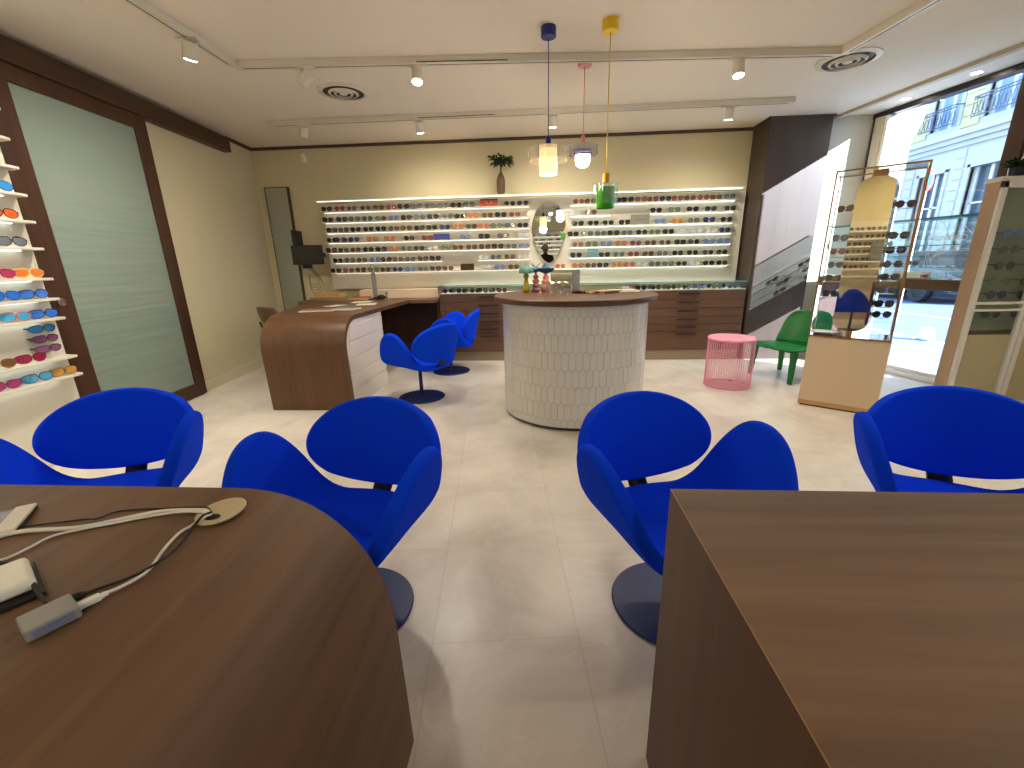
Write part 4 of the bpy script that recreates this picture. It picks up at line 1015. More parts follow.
t = thing('optical_display', 'low white shelf display further along the left wall, seen in mirrored slab', 'display rack', (0, 0, 0))
m = MB(); m.box(.04, .125, -1.3, 1.05, .35, 1.76, W2); obj('back_panel', m, m_panel, t, bevel=.003)
ZO = [1.60, 1.47, 1.34, 1.21, 1.08, .95, .82]
for z in ZO:
    m = MB(); m.box(.125, .22, -1.3, 1.05, z-.012, z, W2); s = obj('shelf', m, m_shelf, t, bevel=.002)
    m = MB(); m.box(.13, .14, -1.28, 1.03, z-.016, z-.012, W2); obj('light_strip', m, m_led, s)
for k, z in enumerate(ZO[:6]):
    for j in range(5):
        c = 'kbgkt'[(j*2+k) % 5]
        if k > 2 and j < 2: continue
        small_glasses(c, SHP[(j+k) % 4], lw(.18, .34+.165*j, z+.0015), PI/2+RZ, '%s sunglasses on low left-wall display, %s along, %s shelf down' % (STY[c][0], ORD[j], ORD[k]), 'sunglasses on the low left-wall display')
t = thing('grey_notice', 'square grey notice panel leaning on the low left-wall display', 'notice', lw(.232, .50, 1.0815), PI/2+RZ)
m = MB(); m.box(-.15, .15, -.004, .004, .0, .30); obj('notice_panel', m, mat('grey_notice_face', srgb(134, 136, 134), .6, noise=.02), t, bevel=.001)

# ------------------------------------------------------------------ pink wire stool
t = thing('wire_stool', 'round pink wire mesh side table with solid pink top', 'side table', (1.81, 4.10, 0))
m = MB(); m.lathe([(.001, .452), (.205, .452), (.21, .458), (.21, .466), (.205, .472), (.001, .472)], 48); obj('round_top', m, m_pink, t, smooth='auto')
m = MB(); RS = .203
for i in range(56):
    a = 2*PI*i/56; m.tube([(RS*math.cos(a), RS*math.sin(a), .012), (RS*math.cos(a), RS*math.sin(a), .454)], .0015, 4)
for k in range(27):
    z = .012+.0165*k; n_ = 56
    m.tube([((RS+.002)*math.cos(2*PI*i/n_), (RS+.002)*math.sin(2*PI*i/n_), z) for i in range(n_)], .0015, 4, closed=True)
obj('wire_mesh', m, m_pink, t)
m = MB(); m.lathe([(RS-.02, .004), (RS, .002), (RS+.004, .006), (RS, .012), (RS-.02, .01)], 48, cap=False)
for k in range(5): m.tube([((k-2)*.08, -math.sqrt(RS**2-((k-2)*.08)**2), .006), ((k-2)*.08, math.sqrt(RS**2-((k-2)*.08)**2), .006)], .0022, 4)
for k in range(-4, 5):
    q = k*.042; L_ = math.sqrt(RS**2-q*q); m.tube([(-L_, q, .006), (L_, q, .006)], .0018, 4); m.tube([(q, -L_, .008), (q, L_, .008)], .0018, 4)
obj('bottom_ring', m, m_pink, t)
for a in (-1.9, -.6, 1.2, 2.6):
    m = MB(); m.box(-.02, .02, -.006, .006, 0, .006, Matrix.Rotation(a, 4, 'Z') @ Matrix.Translation((0, -.19, 0))); obj('foot_pad', m, m_black, t)

# ------------------------------------------------------------------ green chair
t = thing('green_chair', 'low green moulded plastic chair beside the brass showcase', 'chair', (2.52, 4.40, 0), math.atan2(-.93, .36))
m = MB()
def seatf(u, v):
    x = (u-.5)*.56*(1-.10*v); y = -.27+.50*v
    return (x, y, .345-.015*math.cos((u-.5)*PI)-.02*v+.012*max(0, (.12-v))*8*0)
m.grid(seatf, 12, 10); o = obj('seat', m, m_green, t, smooth=True)
o.modifiers.new('thick', 'SOLIDIFY').thickness = .016
def backf(u, v):
    a = (u-.5)*2; w = .275-.03*v-.10*max(0, v-.75)**1.5*4; h = .34*(1-.05*abs(a)**3*v)
    return (a*w, .215+.10*v-.11*a*a*(1-.25*v), .322+h*v)
m = MB(); m.grid(backf, 16, 10); o = obj('backrest', m, m_green, t, smooth=True)
o.modifiers.new('thick', 'SOLIDIFY').thickness = .014; sb = o.modifiers.new('s', 'SUBSURF'); sb.levels = 1; sb.render_levels = 1
for sx in (-1, 1):
    for sy, yy in ((-1, -.20), (1, .17)):
        m = MB(); b0, b1 = .034, .020
        m.add([(sx*.22-b0, yy-b0*.5, .338), (sx*.22+b0, yy-b0*.5, .338), (sx*.22+b0, yy+b0*.5, .338), (sx*.22-b0, yy+b0*.5, .338),
               (sx*.235-b1, yy+sy*.02-b1*.6, 0), (sx*.235+b1, yy+sy*.02-b1*.6, 0), (sx*.235+b1, yy+sy*.02+b1*.6, 0), (sx*.235-b1, yy+sy*.02+b1*.6, 0)],
              [(0, 1, 2, 3), (4, 5, 6, 7), (0, 1, 5, 4), (1, 2, 6, 5), (2, 3, 7, 6), (3, 0, 4, 7)])
        obj('leg', m, m_green, t, bevel=.004)
m = MB(); m.box(-.24, .24, -.22, -.19, .30, .338); m.box(-.24, .24, .16, .19, .29, .33); obj('seat_rail', m, m_green, t, bevel=.004)

# ------------------------------------------------------------------ brass-framed showcase with mirrored slab
SU = math.atan2(-.598, .8016)
t = thing('showcase_plinth', 'beige box plinth on a tan foot under the brass showcase', 'plinth', (2.151, 3.525, 0), SU)
m = MB(); m.box(0, .50, 0, .34, .05, .575); obj('plinth_box', m, m_beige_box, t, bevel=.003)
m = MB(); m.box(.0, .50, .005, .335, .012, .05); obj('plinth_foot', m, m_tan_base, t)
m = MB(); m.box(.015, .485, .015, .325, 0, .012); obj('shadow_gap', m, m_black, t)
m = MB(); m.box(.50, .506, .0, .34, .02, .575); obj('side_pane', m, m_white, t)
t = thing('brass_showcase', 'tall glass showcase with thin brass edges and rounded mirrored slab inside', 'showcase', (2.151, 3.525, .5755), SU)
HS = 1.205; w_, d_ = .495, .30
b = .006
m = MB()
for x in (0, w_):
    for y in (.0, d_): m.box(x-b, x+b, y-b, y+b, 0, HS)
for z in (b, HS-b):
    for y in (0, d_): m.box(0, w_, y-b, y+b, z-b, z+b)
    for x in (0, w_): m.box(x-b, x+b, 0, d_, z-b, z+b)
obj('brass_frame', m, m_gold, t, bevel=.002)
m = MB(); m.box(b, w_-b, -.002, .002, b, HS-b); m.box(b, w_-b, d_-.002, d_+.002, b, HS-b)
for x in (0, w_): m.box(x-.002, x+.002, b, d_-b, b, HS-b)
obj('glass_sides', m, m_glass, t)
m = MB(); m.box(b, w_-b, b, d_-b, .0, .012); obj('floor_plate', m, m_mirror, t, bevel=.001)
m = MB(); m.box(b, w_-b, b, d_-b, HS-.008, HS-.004); obj('glass_top', m, m_glass_green, t)
m = MB(); m.box(.20, .29, .10, .20, HS-.05, HS-.008); obj('top_bracket', m, m_gold, t, bevel=.004)
m = MB(); m.box(.225, .265, .11, .17, .012, .05); obj('foot_bracket', m, m_gold, t, bevel=.003)
# mirrored slab turned slightly so that its right side shows
def rrect(w, h, r, n=10):
    pts = []
    for cx, cz, a0 in ((w/2-r, h-r, 0), (-w/2+r, h-r, PI/2), (-w/2+r, r, PI), (w/2-r, r, 1.5*PI)):
        for i in range(n+1):
            a = a0+PI/2*i/n; pts.append((cx+r*math.cos(a), cz+r*math.sin(a)))
    return pts
MT = Matrix.Translation((.245, .155, .045)) @ Matrix.Rotation(math.radians(-12), 4, 'Z')
sl = link('mirror_slab', None, t); sl.matrix_local = MT
HW = 1.11
m = MB(); R2 = Matrix.Rotation(PI/2, 4, 'X'); pr = rrect(.225, HW, .085)
m.prism(pr, -.045, .045, R2)
o = obj('slab_body', m, m_mirror_t, sl, bevel=.0015)
# sunglasses on pegs at both sides of the slab
pegs = [.30, .38, .46, .56, .645, .73, .80, .98]
SL = t.matrix_world
def showp(x, y, z):
    c, s = math.cos(SU), math.sin(SU); return (2.151+x*c-y*s, 3.525+x*s+y*c, .5755+z)
zsR = [.155, .235, .335, .43, .52, .62, .72, .93]; zsL = [.30, .42, .52, .62, .72, .93]
for k, z in enumerate(zsR):
    m = MB(); m.box(.35, .46, .14, .20, z-.004, z); obj('glass_peg_shelf', m, m_glass_green, t)
    c = 'kkgkkkkb'[k]
    small_glasses(c, SHP[k % 4], showp(.415, .155, z+.001), SU+.35, '%s sunglasses right of the slab in the brass showcase, %s from bottom' % (STY[c][0], ORD[k]), 'sunglasses inside the brass showcase', .95)
for k, z in enumerate(zsL):
    m = MB(); m.box(.02, .13, .14, .2, z-.004, z); obj('glass_peg_shelf', m, m_glass_green, t)
    c = 'kbgpgt'[k]
    small_glasses(c, SHP[(k+1) % 4], showp(.075, .165, z+.001), SU-.5, '%s sunglasses left of the slab in the brass showcase, %s from bottom' % (STY[c][0], ORD[k]), 'sunglasses inside the brass showcase', .9)
m = MB(); m.lathe([(.001, .0), (.06, .002), (.10, .02), (.102, .026), (.05, .012), (.001, .010)], 32, Matrix.Translation((.09, .09, .012)) @ Matrix.Diagonal((1, .7, 1, 1)), cap=False)
o = obj('shallow_dish', m, m_white, None, smooth=True, loc=showp(0, 0, 0), rot=(0, 0, SU)); tag(o, 'shallow white dish on the floor plate of the brass showcase', 'dish')

# ------------------------------------------------------------------ white framed vitrine at right edge
t = thing('tall_vitrine', 'tall white-framed glass vitrine with beige side at right edge', 'display case', (3.135, 3.366, 0))
HV = 1.655; DV = .10
m = MB(); m.box(0, .012, .0, DV, 0, HV); obj('side_panel', m, mat('beige_side_laminate', srgb(198, 170, 140), .5, noise=.02), t, bevel=.001)
m = MB(); m.box(.012, 1.4, DV-.012, DV, 0, HV); obj('back_panel', m, mat('sage_back_panel', srgb(150, 158, 146), .6, noise=.03), t)
m = MB(); m.box(-.005, 1.41, -.012, DV+.005, HV, HV+.03); obj('top_board', m, m_white, t, bevel=.002)
m = MB(); m.box(.0, 1.4, .0, DV, 0, .06); obj('plinth', m, m_tan_base, t)
for k, (a, bb) in enumerate(((.004, .385), (.395, .80), (.81, 1.39))):
    m = MB(); m.box(a, a+.035, -.022, 0, .06, HV); m.box(bb-.03, bb, -.022, 0, .06, HV); m.box(a, bb, -.022, 0, HV-.045, HV); m.box(a, bb, -.022, 0, .06, .09)
    dr = obj('door', m, m_white, t, bevel=.002)
    m = MB(); m.box(a+.035, bb-.03, -.012, -.008, .09, HV-.045); obj('door_pane', m, m_glass_green, dr)
    m = MB(); m.box(a+.035, a+.042, -.012, -.002, .09, HV-.045); obj('gasket', m, m_black, dr)
    m = MB(); m.box(a+.02, bb-.02, -.030, -.022, .826, .846); m.box(a+.02, bb-.02, -.030, -.022, .777, .795); obj('cross_bar', m, m_white, dr, bevel=.001)
m = MB(); m.box(.012, 1.39, .0, DV-.012, .06, .60); obj('lower_panel', m, m_beige_box, t)
m = MB(); m.box(.012, 1.39, .0, DV-.012, .60, .62); obj('dark_shelf', m, m_dark_line, t)
vz = [1.285, 1.175, 1.065, .955, .86, .725]; vc = ['lp', 'gg', 'kk', 'gk', 'nk', 'kn']
for k, z in enumerate(vz):
    m = MB(); m.box(.02, 1.38, .005, DV-.014, z-.006, z-.001); obj('glass_shelf', m, m_glass_green, t)
    for j in range(2):
        c = vc[k][j]; nm = STY[c][0]
        small_glasses(c, 'aviator', (3.135+.19+.205*j-.0*k, 3.366+.012, z), .05, '%s aviator sunglasses in right-edge vitrine, %s on shelf, %s row down' % (nm, ORD[j], ORD[k]), 'sunglasses in the right-edge vitrine', 1.12)
t = thing('potted_plant', 'small dark spiky plant on top of the right-edge vitrine', 'plant', (3.27, 3.42, HV+.031))
m = MB(); m.lathe([(.03, 0), (.042, .01), (.046, .06), (.04, .062), (.038, .05), (.001, .05)], 20, cap=False); obj('pot', m, m_black, t, smooth='auto')
m = MB()
for i in range(34):
    a = random.uniform(0, 2*PI); e = random.uniform(.1, 1.2)
    leaf(m, (.01*math.cos(a), .01*math.sin(a), .06), (math.cos(a)*math.cos(e), math.sin(a)*math.cos(e), math.sin(e)), random.uniform(.08, .13), .012)
obj('leaves', m, m_leaf, t)

# ------------------------------------------------------------------ display ledge in the shop window
t = thing('window_ledge', 'dark brown wooden display ledge running along the shop window', 'ledge', (FP.x, FP.y, 0), math.atan2(FD.y, FD.x))
SGN = -1 if MF.to_3x3().determinant() < 0 else 1
def MFb(x0, x1, n0, n1, z0, z1, m): return m.box(x0, x1, SGN*n0, SGN*n1, z0, z1)
# local axes of the rotated empty: x along the front, y = +-outwards
LY = Vector((-math.sin(math.atan2(FD.y, FD.x)), math.cos(math.atan2(FD.y, FD.x)), 0)); OUT = 1 if LY.dot(FN) > 0 else -1
def lb_(m, x0, x1, n0, n1, z0, z1):
    a, b2 = sorted((OUT*n0, OUT*n1)); m.box(x0, x1, a, b2, z0, z1); return m
m = lb_(MB(), .05, 1.60, -.42, -.066, .885, .975); obj('ledge_board', m, wood('ledge_wood', srgb(84, 64, 44), srgb(104, 80, 58), 'X', rough=.5), t, bevel=.003)
m = lb_(MB(), .06, .09, -.40, -.08, .0, .885); obj('ledge_support', m, m_dark_wood, t)
t = thing('glass_display_box', 'glass box with thin glass shelves standing on the window ledge', 'display case', (FP.x, FP.y, .976), math.atan2(FD.y, FD.x))
m = MB(); GX0, GX1, G0, G1, GH = .12, 1.55, -.40, -.10, .50
lb_(m, GX0, GX1, G0, G0+.005, 0, GH); lb_(m, GX0, GX1, G1-.005, G1, 0, GH); lb_(m, GX0, GX0+.005, G0, G1, 0, GH); lb_(m, GX1-.005, GX1, G0, G1, 0, GH)
obj('glass_sides', m, m_glass_green, t)
m = lb_(MB(), GX0-.01, GX1+.01, G0-.01, G1+.01, GH, GH+.008); obj('glass_top', m, m_glass_green, t)
m = lb_(MB(), GX0-.012, GX1+.012, G0-.013, G0-.01, GH-.004, GH+.012); obj('top_edge', m, m_glass_edge, t)
for z in (.10, .19, .28):
    m = lb_(MB(), GX0+.006, GX1-.006, G0+.02, G1-.01, z, z+.005); s = obj('glass_shelf', m, m_glass_green, t)
    m = lb_(MB(), GX0+.006, GX1-.006, G0+.017, G0+.02, z-.001, z+.006); obj('shelf_edge', m, m_glass_edge, s)
for x in (.62,):
    m = lb_(MB(), x, x+.005, G0+.01, G1-.01, 0, GH); obj('glass_divider', m, m_glass_green, t)
def wpt(s, n_, z): return (FP+FD*s+FN*n_).x, (FP+FD*s+FN*n_).y, z
k = 0
for z, xs in ((.197+.976, (.25, .5)), (.287+.976, (.3, .62)), (.107+.976, (.22, .52, .9))):
    for x in xs:
        c = 'gkclpkb'[k]; small_glasses(c, SHP[k % 4], wpt(x, -.25, z), math.atan2(FD.y, FD.x)+(0 if OUT > 0 else PI), '%s sunglasses on a thin glass shelf in window box, %s of seven' % (STY[c][0], ORD[k]), 'sunglasses in the window glass box', .95); k += 1
# leaflets on the ledge inside the box
t2 = thing('show_card', 'white show card with red spot lying in the window box', 'card', wpt(.95, -.30, .978), math.atan2(FD.y, FD.x)+math.radians(4))
m = MB(); m.box(-.16, .16, -.05, .05, 0, .008); m.box(-.15, .15, .02, .03, .008, .05); obj('card_board', m, m_paper, t2)
m = MB(); m.box(.12, .15, -.045, .0, .0085, .03); obj('red_spot', m, mat('pink_red_print', srgb(214, 60, 110), .5, noise=.05), t2)
# geometric film on the shop window with the shop lettering
t = thing('window_decal', 'white geometric line decal with lettering on the shop window', 'window decal', wpt(1.30, -.43, 1.25), math.atan2(FD.y, FD.x)+(0 if OUT > 0 else PI))
m_dec = mat('white_vinyl_film', srgb(244, 250, 250), .5, noise=.02)
m = MB()
def dl(p, q, r=.0024): m.tube([(p[0], -.002, p[1]), (q[0], -.002, q[1])], r, 4)
for p, q in [((-.075, .206), (-.16, .07)), ((-.16, .07), (-.10, -.13)), ((-.075, .206), (.06, -.02)), ((.07, .178), (-.10, -.13)), ((.07, .178), (.20, .05)), ((.20, .05), (.06, -.02)), ((.06, -.02), (.20, -.03)), ((.20, .05), (.167, -.23)), ((-.10, -.13), (.05, -.274)), ((.167, -.23), (.05, -.274)), ((-.16, .07), (-.03, .05)), ((-.14, -.02), (-.14, -.2))]: dl(p, q)
for k in range(14): dl((-.10+.010*k, -.10+.004*k), (-.05+.012*k, .02-.002*k), .0010)
obj('line_pattern', m, m_dec, t)
text_obj('lettering', 'GOWIGO', .064, m_dec, t, (.003, -.003, .058), (PI/2, 0, 0))

# ------------------------------------------------------------------ street outside
mb = MB(); mb.box(3.3, 5.55, -6, 40, -.35, -.02); struct('pavement', mb, m_paving)
mb = MB(); mb.box(5.55, 5.70, -6, 40, -.35, -.03); struct('kerb', mb, m_paint_w, bevel=.01)
mb = MB(); mb.box(5.70, 12.2, -6, 40, -.35, -.12); struct('road', mb, m_asphalt)
mb = MB(); mb.box(12.2, 14.0, -6, 40, -.35, .0); struct('far_pavement', mb, m_paving)
mb = MB(); mb.box(8.3, 8.42, 8.9, 11.0, -.12, -.116); tag(obj('road_marking', mb, m_paint_w), 'white painted line on the grey street outside', 'road marking')
t = thing('kerb_bollard', 'short white stone bollard at kerb outside the window', 'bollard', (5.56, 6.45, -.02))
m = MB(); m.lathe([(.09, 0), (.09, .12), (.07, .17), (.001, .19)], 20); obj('stone_stub', m, m_paint_w, t, smooth='auto')
m = MB(); m.lathe([(.11, 0), (.11, .02), (.09, .025)], 20); obj('base_ring', m, m_paving, t, smooth='auto')

bt = thing('apartment_building', 'pale stone apartment building with iron balconies across the street', 'building', (14, 14, -.02))
BY0, BY1 = -4.6, 6.6
wins = []
def bwall(m, y0, y1, z0, z1, x0=0, x1=.4): m.box(x0, x1, y0, y1, z0, z1)
cy = [5.5-1.95*k for k in range(6)]       # window axes
lo, hi, hw_ = 1.2, 4.1, .52
up0, up1 = 5.35, 7.75
m = MB()
levels = [(.9, 3.85), (5.3, 7.8), (8.6, 11)]
z = 0
for (a, b_) in levels:
    bwall(m, BY0, BY1, z, a)
    ys = sorted(cy); y = BY0
    for c in ys:
        bwall(m, y, c-hw_, a, b_); y = c+hw_
    bwall(m, y, BY1, a, b_); z = b_
bwall(m, BY0, BY1, z, 13); bwall(m, BY0, BY1, 0, 13, .4, 4)
obj('facade_wall', m, m_stone, bt)
m = MB()
for (za, zb_, x) in ((4.55, 4.70, -.10), (4.70, 4.85, -.22), (4.85, 5.02, -.34), (8.3, 8.5, -.2), (5.02, 5.08, -.1)): m.box(x, 0, BY0-.1, BY1+.1, za, zb_)
obj('cornice', m, m_stone, bt, bevel=.01)
for li, (a, b_) in enumerate(levels[:2]):
    for c in cy:
        wn = MB(); wn.box(-.05, .1, c-hw_-.12, c-hw_, a, b_+.1); wn.box(-.05, .1, c+hw_, c+hw_+.12, a, b_+.1); wn.box(-.05, .1, c-hw_-.12, c+hw_+.12, b_, b_+.12)
        w = obj('window_surround', wn, m_stone, bt, bevel=.008)
        g_ = MB(); g_.box(.22, .25, c-hw_, c+hw_, a, b_); obj('window_pane', g_, m_winglass if li == 0 else m_curtain, w)
        g_ = MB(); g_.box(.17, .23, c-.05, c+.05, a, b_); g_.box(.17, .23, c-hw_, c-hw_+.07, a, b_); g_.box(.17, .23, c+hw_-.07, c+hw_, a, b_); g_.box(.17, .23, c-hw_, c+hw_, a+(b_-a)*.62, a+(b_-a)*.62+.05)
        obj('window_frame', g_, m_white, w)
for c in cy[:4]+cy[4:]:
    for k in range(7): pass
    q = MB()
    for k in range(9):
        z = 5.15+.33*k; q.box(-.04, .0, c+.66, c+1.28, z, z+.31)
    obj('stone_pier', q, m_stone_y, bt, bevel=.012)
    q = MB()
    for k in range(11):
        z = .9+.33*k; q.box(-.035, .0, c+.80, c+1.14, z, z+.3)
    obj('quoin_blocks', q, m_stone, bt, bevel=.012)
    bl = MB(); y0_, y1_ = c-hw_-.15, c+hw_+.15
    for z in (5.32, 5.80, 5.88): bl.box(-.30, -.27, y0_, y1_, z, z+.03)
    for k in range(13):
        y = y0_+(y1_-y0_)*k/12; bl.box(-.290, -.280, y-.005, y+.005, 5.3, 5.9)
    for k in range(8):
        y = y0_+(y1_-y0_)*(k+.5)/8; bl.tube([(-.285, y+.07*math.cos(a_), 5.56+.16*math.sin(a_)) for a_ in [2*PI*i/12 for i in range(12)]], .01, 4, closed=True)
    for y in (y0_, y1_): bl.box(-.30, 0, y-.01, y+.01, 5.87, 5.9)
    obj('balcony_rail', bl, m_iron, bt)
q = MB(); q.box(-.1, .0, 5.0, 5.08, 4.2, 4.3); q.sphere((-.14, 5.04, 4.2), .12, sc=(1, 1, .6)); obj('street_lamp_head', q, m_iron, bt)

def car(name, label, loc, rz, paint, glassm):
    t = thing(name, label, 'car', loc, rz)
    prof = [(-2.1, .3), (-2.12, .62), (-1.95, .85), (-1.2, .92), (-.65, 1.36), (.55, 1.42), (1.25, 1.0), (2.0, .86), (2.12, .6), (2.08, .3)]
    m = MB(); Mx = Matrix(((1, 0, 0, 0), (0, 0, 1, 0), (0, 1, 0, 0), (0, 0, 0, 1))); m.prism(prof, -.82, .82, Mx); obj('car_body', m, paint, t, bevel=.06, seg=3)
    m = MB(); m.prism([(-1.1, .95), (-.62, 1.32), (.5, 1.37), (1.1, 1.0)], -.83, .83, Mx); obj('side_windows', m, glassm, t)
    for sx in (-1.3, 1.3):
        for sy in (-.78, .78):
            m = MB(); m.lathe([(.2, -.1), (.31, -.1), (.33, -.07), (.33, .07), (.31, .1), (.2, .1), (.18, .06), (.001, .06)], 24, Matrix.Translation((sx, sy, .33)) @ Matrix.Rotation(-PI/2*(1 if sy > 0 else -1), 4, 'X'), cap=False); obj('wheel', m, m_black, t, smooth='auto')
    return t
car('parked_car', 'dark car parked across the street, seen under the ledge', (11.2, 13.9, -.12), PI/2, mat('dark_car_paint', srgb(40, 44, 56), .2, noise=.03, coat=1), m_winglass)
car('parked_car', 'white car parked further up the street outside', (11.2, 18.6, -.12), PI/2, mat('white_car_paint', srgb(214, 220, 226), .2, noise=.02, coat=1), m_winglass)

# hanging shop sign outside
t = thing('hanging_sign', 'round white shop sign with dark ring hanging outside the window', 'sign', (4.85, 6.95, 3.1), math.radians(15))
m = MB(); m.lathe([(.001, -.03), (.50, -.03), (.51, -.02), (.51, .02), (.50, .03), (.001, .03)], 64, R2); obj('sign_disc', m, m_white, t, smooth='auto')
m = MB(); m.lathe([(.07, .031), (.12, .031), (.12, .036), (.07, .036), (.07, .031)], 40, Matrix.Translation((.25, 0, 0)) @ Matrix.Rotation(PI/2, 4, 'X'), cap=False); obj('dark_ring', m, mat('navy_sign_print', srgb(60, 76, 130), .5, noise=.03), t)
m = MB(); m.box(-.95, .1, -.02, .02, .50, .55); m.box(-.35, -.33, -.02, .02, .36, .52); obj('bracket_arm', m, m_iron, t)
t = thing('road_sign', 'round blue and red road sign seen through the window', 'road sign', (7.0, 8.82, -.1), math.radians(35))
m = MB(); m.lathe([(.001, -.01), (.17, -.01), (.17, .01), (.001, .01)], 32, Matrix.Translation((0, 0, 2.55)) @ R2); obj('red_rim', m, mat('road_sign_red', srgb(206, 60, 70), .5, noise=.03), t)
m = MB(); m.lathe([(.001, .011), (.12, .011), (.12, .014), (.001, .014)], 32, Matrix.Translation((0, 0, 2.55)) @ R2); obj('blue_face', m, mat('road_sign_blue', srgb(40, 96, 200), .5, noise=.03), t)
m = MB(); m.cyl((0, .03), .03, 0, 2.72, 12); obj('sign_pole', m, m_track, t)

# ------------------------------------------------------------------ rear of the shop (behind the camera, seen in the mirrors)
mb = MB(); mb.box(-2.6, 3.4, -3.15, -3.09, .75, 2.10); rb = tag(obj('rear_display', mb, m_panel, None, bevel=.003), 'long white shelf display on the rear wall, seen in the mirrors', 'display rack')
for k, z in enumerate([1.93, 1.80, 1.68, 1.55, 1.42, 1.29, 1.16, 1.03, .90]):
    m = MB(); m.box(-2.58, 3.38, -3.09, -2.95, z-.012, z); s = obj('shelf', m, m_shelf, rb, bevel=.002)
    m = MB(); m.box(-2.56, 3.36, -3.08, -3.065, z-.018, z-.012); obj('light_strip', m, m_led, s)
m = MB(); m.box(-2.6, 3.4, -3.1, -2.92, 2.10, 2.115); obj('canopy_board', m, m_shelf, rb)
RG = 0
for k, z in enumerate([1.93, 1.80, 1.68, 1.55]):
    for j in range(7):
        c = 'kbgktkcr'[(j*3+k) % 8]
        small_glasses(c, SHP[(j+k) % 4], (-.45+.24*j+.06*(k % 2), -2.99, z+.0015), PI, '%s sunglasses on rear wall display, %s along, %s shelf down' % (STY[c][0], ORD[j], ORD[k]), 'sunglasses on the rear wall display', .95)

# the person taking the picture, seen only in the oval mirror
m_skin = mat('brown_skin', srgb(120, 84, 66), .55, noise=.05, nscale=30); m_shirt = mat('dark_jacket_cloth', srgb(34, 28, 30), .9, noise=.15, nscale=60); m_hair = mat('dark_hair', srgb(40, 30, 26), .7, noise=.2, nscale=60); m_trs = mat('dark_trousers', srgb(30, 32, 44), .9, noise=.1)
pt = thing('person', 'person in a dark jacket holding up a phone, reflected in oval mirror', 'person', (.14, -.42, 0))
def skin_mesh(name, verts, edges, radii, material, parent, root=0, sub=2):
    me = bpy.data.meshes.new(name); me.from_pydata(verts, edges, []); o = link(name, me, parent)
    me.materials.append(material)
    md = o.modifiers.new('skin', 'SKIN'); md.use_smooth_shade = True
    for i, r in enumerate(radii):
        me.skin_vertices[0].data[i].radius = r if isinstance(r, tuple) else (r, r)
        me.skin_vertices[0].data[i].use_root = (i == root)
    sb = o.modifiers.new('sub', 'SUBSURF'); sb.levels = sub; sb.render_levels = sub; return o
V = [(0, 0, .84), (0, .01, 1.0), (0, 0, 1.15), (0, -.01, 1.27), (0, 0, 1.36), (0, .01, 1.41),
     (-.16, 0, 1.29), (-.24, .06, 1.10), (-.17, .30, 1.13), (.16, 0, 1.29), (.22, .06, 1.10), (.02, .30, 1.13),
     (-.09, 0, .80), (-.10, .01, .45), (-.10, -.02, .08), (-.10, .12, .035), (.09, 0, .80), (.10, .01, .45), (.10, -.02, .08), (.10, .12, .035)]
E_ = [(0, 1), (1, 2), (2, 3), (3, 4), (4, 5), (3, 6), (6, 7), (7, 8), (3, 9), (9, 10), (10, 11), (0, 12), (12, 13), (13, 14), (14, 15), (0, 16), (16, 17), (17, 18), (18, 19)]
R_ = [(.15, .11), (.14, .10), (.17, .11), (.15, .09), .055, .05, .065, .05, .036, .065, .05, .036, .09, .06, .045, .035, .09, .06, .045, .035]
body = skin_mesh('body', V, E_, R_, m_shirt, pt)
m = MB()
def headf(u, v):
    a = 2*PI*u; ph = PI*v; x = .073*math.sin(ph)*math.cos(a); y = .092*math.sin(ph)*math.sin(a); z = -.112*math.cos(ph)
    if z < 0: x *= 1-.22*(-z/.11); 
    return (x, y+.01, 1.495+z)
m.grid(headf, 24, 16); hd = obj('head', m, m_skin, pt, smooth=True)
m = MB(); m.tube([(0, .095, 1.51), (0, .115, 1.478), (0, .10, 1.47)], [.008, .013, .009], 8); obj('nose', m, m_skin, hd, smooth=True)
for s in (-1, 1):
    m = MB(); m.sphere((s*.03, .088, 1.508), .011); obj('eye', m, m_off, hd, smooth=True)
    m = MB(); m.sphere((s*.074, .005, 1.49), .022, sc=(.4, .8, 1.3)); obj('ear', m, m_skin, hd, smooth=True)
m = MB(); m.box(-.022, .022, .092, .1, 1.445, 1.451); obj('mouth', m, mat('lip_tone', srgb(120, 66, 60), .5, noise=.05), hd, bevel=.002)
m = MB(); m.sphere((0, -.008, 1.525), .088, 20, 12, sc=(.92, 1.05, 1.0)); hr = obj('hair', m, m_hair, pt, smooth=True)
for s, wx_, tag_ in ((-1, -.17, 'l'), (1, .02, 'r')):
    bx = wx_; ph0 = (-.085 if s < 0 else -.195, .33, 1.16)
    hv = [(bx, .30, 1.13), (bx, .34, 1.15), (bx, .37, 1.165)]; he = [(0, 1), (1, 2)]; hrr = [.024, .03, .028]
    for f_ in range(4):
        b0 = len(hv); zf = 1.19-.018*f_; L_ = (.03, .036, .033, .026)[f_]
        hv += [(bx-.004*s, .385, zf-.004), (bx-.02*s, .395, zf+.002), (bx-.02*s-L_*s, .392, zf+.002)]; he += [(2, b0), (b0, b0+1), (b0+1, b0+2)]; hrr += [.010, .009, .008]
    b0 = len(hv); hv += [(bx-.01*s, .345, 1.19), (bx-.03*s, .365, 1.205)]; he += [(1, b0), (b0, b0+1)]; hrr += [.011, .009]
    skin_mesh('hand', hv, he, hrr, m_skin, pt, 0, 1)
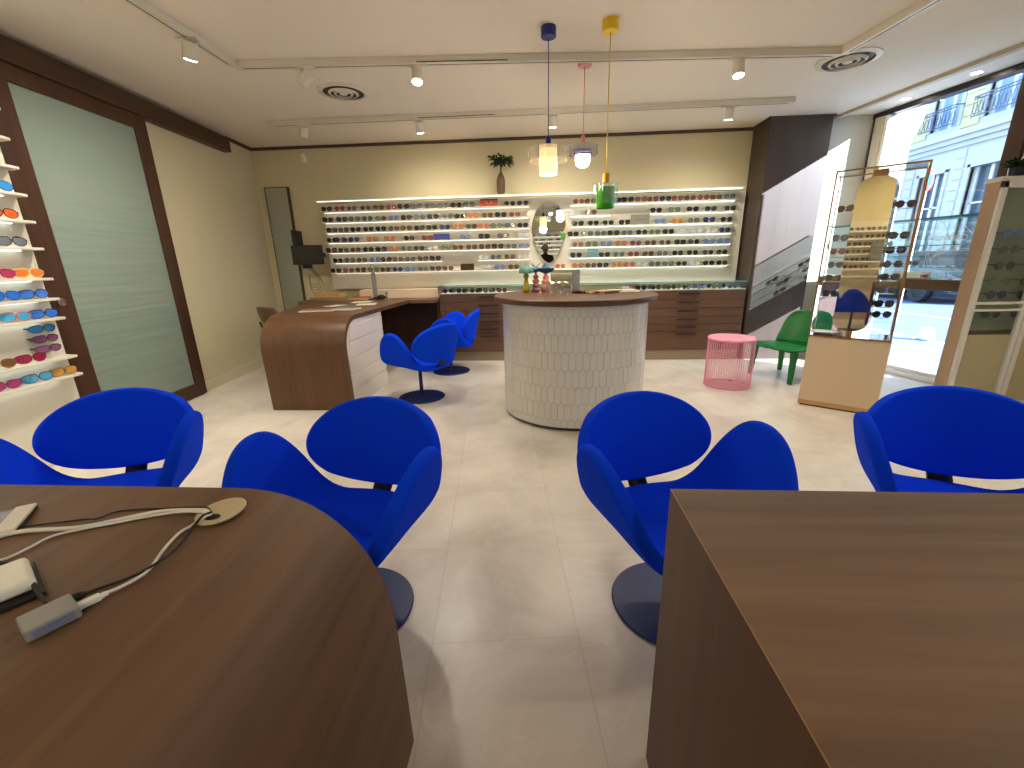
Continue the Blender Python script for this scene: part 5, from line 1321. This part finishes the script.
ph = thing('smartphone', 'black smartphone held up by the person seen in oval mirror', 'phone', (0, -.03, 1.195))
m = MB(); m.box(-.075, .075, -.006, .002, -.037, .037); obj('phone_body', m, m_black, ph, bevel=.003)
m = MB(); m.box(-.07, .07, -.0075, -.006, -.033, .033); obj('phone_screen', m, m_screen, ph)

# ------------------------------------------------------------------ light
w = bpy.data.worlds.new('sky'); bpy.context.scene.world = w; w.use_nodes = True; nt = w.node_tree
bg = nt.nodes['Background']
tc = nt.nodes.new('ShaderNodeTexCoord'); sx = nt.nodes.new('ShaderNodeSeparateXYZ'); cr = nt.nodes.new('ShaderNodeValToRGB')
nt.links.new(tc.outputs['Generated'], sx.inputs[0]); nt.links.new(sx.outputs['Z'], cr.inputs['Fac'])
cr.color_ramp.elements[0].color = (.52, .74, 1.0, 1); cr.color_ramp.elements[1].color = (.34, .58, 1.0, 1); cr.color_ramp.elements[1].position = .6
nt.links.new(cr.outputs['Color'], bg.inputs['Color']); bg.inputs['Strength'].default_value = 1.75
sdir = Vector((-1, .8, -.495)).normalized()
l = bpy.data.lights.new('sun', 'SUN'); l.energy = 15; l.angle = math.radians(.5); l.color = (.80, .89, 1)
lo = link('sun', l); lo.rotation_euler = sdir.to_track_quat('-Z', 'Y').to_euler()
t = thing('sun_blocker', 'building-shaped sun blocker added out of view toward the street corner', 'building', (8.5, -1.2, -.1))  # unseen mass added to keep the sun out of the rear glazing
m = MB(); m.prism([(0, 0), (4.5, -4.2), (4.5, -16), (0, -16)], 0, 13); obj('facade_wall', m, m_stone, t)
sc = bpy.context.scene
sc.view_settings.view_transform = 'Standard'; sc.view_settings.look = 'None'; sc.view_settings.gamma = 1; sc.view_settings.exposure = 1.35; sc.view_settings.use_curve_mapping = False
sc.cycles.max_bounces = 12; sc.cycles.transparent_max_bounces = 24; sc.cycles.glossy_bounces = 4; sc.cycles.diffuse_bounces = 8
sc.cycles.sample_clamp_indirect = 6; sc.cycles.use_denoising = True; sc.cycles.caustics_reflective = False; sc.cycles.caustics_refractive = False
